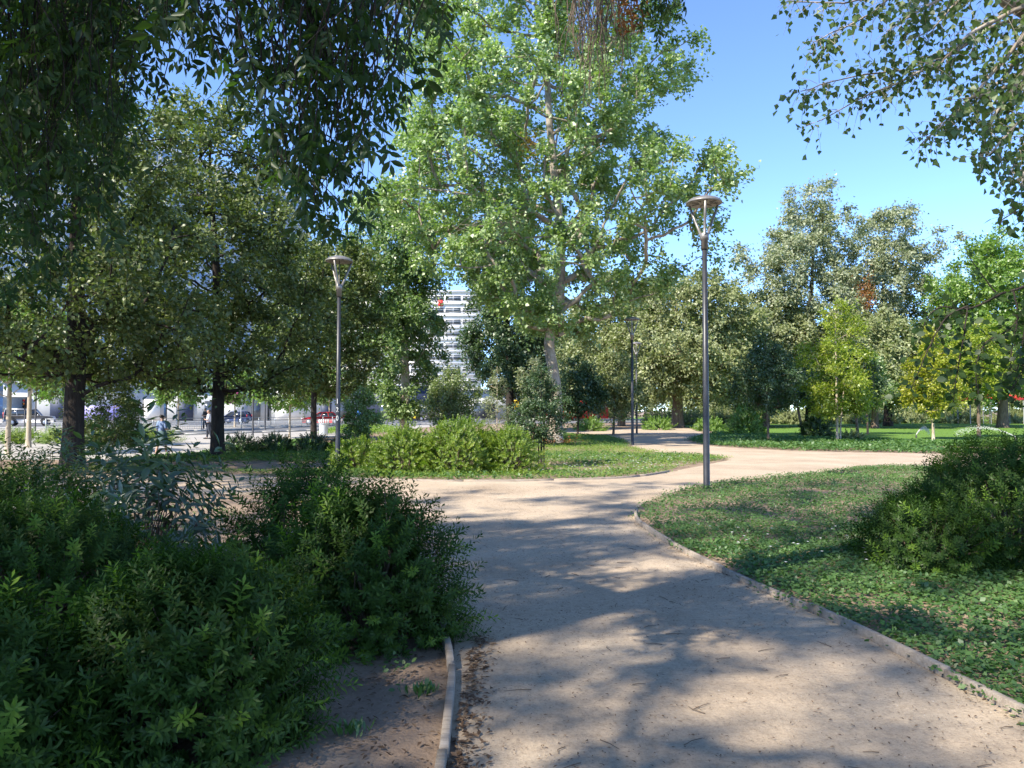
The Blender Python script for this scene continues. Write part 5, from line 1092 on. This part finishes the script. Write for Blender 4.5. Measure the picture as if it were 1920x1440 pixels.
c = at(826, 568, 181.4); b = MB(); b.box((c[0], 181.6, c[2]), (1.1, .2, 1.4)); o = tag(b.build('red_banner', M['red']), 'red banner high on the white apartment block', 'banner')
# glass tower at upper left
A, B_ = np.array((-116.0, 143.0)), np.array((-69.0, 250.0)); dv = B_ - A; Lf = np.linalg.norm(dv); an = math.atan2(dv[1], dv[0])
t = thing('glass_tower', 'blue glass office tower behind the trees on the left', 'building', (A[0], A[1], 0), an); HT = 71.0
b = MB(); b.box((Lf / 2, 9, HT / 2), (Lf, 17.6, HT)); b.build('wall', M['towermetal'], t)
b = MB(); b.box((Lf / 2, 9, HT + .4), (Lf + .6, 18.4, .8)); b.build('roof', M['whitewall'], t)
nb, nf = 20, 14; bw, fh = Lf / nb, HT / nf; pb_ = MB(); pb_.box((0, -.22, 0), (bw * .80, .1, fh * .72)); pme = pb_.mesh('pane')
for f in range(nf):
    for k in range(nb): link('pane', pme, M['towerglass'], t, ((k + .5) * bw, 0, (f + .5) * fh))
for k in range(nb + 1): b = MB(); b.box((k * bw, -.3, HT / 2), (.28, .35, HT)); b.build('mullion', M['towermetal'], t)
# shopfronts along the far kerb
def shop(label, a0, a1, h, wall, doors, back=5.0, name='shop', fascia=None):
    p = st((a0 + a1) / 2, -back); w = a1 - a0; t = thing(name, label, 'building', (p[0], p[1], 0), ST, 'low shops on the far side of the street')
    b = MB(); b.box((0, 4, h / 2), (w, 8, h)); b.build('wall', M[wall], t); b = MB(); b.box((0, 3.9, h + .1), (w + .4, 8.4, .2)); b.build('roof', M['greywall'], t)
    for x, wd, hh, z, m in doors: b = MB(); b.box((x, -.06, z + hh / 2), (wd, .14, hh)); b.build('shop_window', M[m], t)
    if fascia: b = MB(); b.box((0, -.12, h - .7), (w * .9, .25, .9)); b.build('fascia', M[fascia], t)
    return t
shop('grey sheet metal building with lilac board behind the silver car', -21, -2, 5.2, 'greywall', [(-8, 3, 3.0, .4, 'glass'), (-3, 2.5, 3.0, .4, 'navy'), (2.5, 6.0, 2.0, .3, 'purple'), (8, 2, 3, .2, 'whitewall')])
shop('white shopfront behind the pedestrian railing', -1.6, 12, 5.0, 'greywall', [(-4.5, 2.2, 2.8, .2, 'navy'), (-1.2, 1.4, 2.8, .2, 'glass'), (2.4, 3.2, 2.6, .2, 'greywall'), (5.2, 1.2, 2.8, .2, 'glass')])
shop('pale grey shopfront behind the dark blue car', 12.4, 26, 4.8, 'greywall', [(-4, 4.2, 2.8, .2, 'whitewall'), (1.5, 1.5, 2.6, .2, 'navy'), (4.2, 2.0, 2.8, .2, 'glass')], fascia='whitewall')
shop('dark navy building behind the red car', 26.4, 42, 5.6, 'navy', [(-3, 4, 2.4, .4, 'glass'), (3, 4, 2.4, .4, 'glass')])
shop('low white shop left of the cream building', 42.5, 60, 5.0, 'greywall', [(-4, 4, 2.6, .3, 'glass'), (3, 4, 2.6, .3, 'glass')])
# overhead cable across the left trees
b = MB(); s = np.linspace(0, 1, 24); a_, e_ = np.array((-46.0, 34.0, 6.4)), np.array((4.0, 62.0, 10.5)); P = a_ + (e_ - a_) * s[:, None]; P[:, 2] -= 1.4 * np.sin(np.pi * s); b.tube(P, .025, 4, False)
tag(b.build('overhead_cable', M['galv']), 'thin grey cable strung across the left trees', 'cable')
# sprinkler on the lawn
def sprinkler(label, base, reach, hz, sgn, seed):
    t = thing('lawn_sprinkler', label, 'sprinkler', (base[0], base[1], 0), 0, 'sprinklers on the lawn'); b = MB(); b.lathe([(.05, 0), (.05, .1), (.03, .12), (.03, .2), (0, .21)], sides=10); b.build('head', M['blacksign'], t)
    q = np.random.default_rng(seed); n = 900; s = q.uniform(0, 1, n) ** 1.2; P = np.stack([sgn * s * reach, s * .4 + q.normal(0, .05, n) * s, .18 + 4 * hz * s * (1 - s * .92) + q.normal(0, .10, n) * s], axis=1); P[:, 2] = np.clip(P[:, 2], .03, None)
    w = MB(); T = np.array([(0, 0, 0), (.35, .5, 0), (0, 1, 0), (-.35, .5, 0), (0, .5, .35)]); scatter(w, T, [(0, 1, 4), (1, 2, 4), (2, 3, 4), (3, 0, 4), (0, 3, 1), (1, 3, 2)], P, frames(q.normal(0, 1, (n, 3)), q.normal(0, 1, (n, 3))), .035); tag(w.build('water_jet', M['white'], t), kind='stuff')
x, y = g(1718, 821); sprinkler('lawn sprinkler throwing water left of the bright yellow sapling', (x, y), 1.0, .35, 1, 1)
x, y = g(1905, 826); sprinkler('lawn sprinkler throwing water behind the big right shrub', (x, y), 3.0, .45, -1, 2)
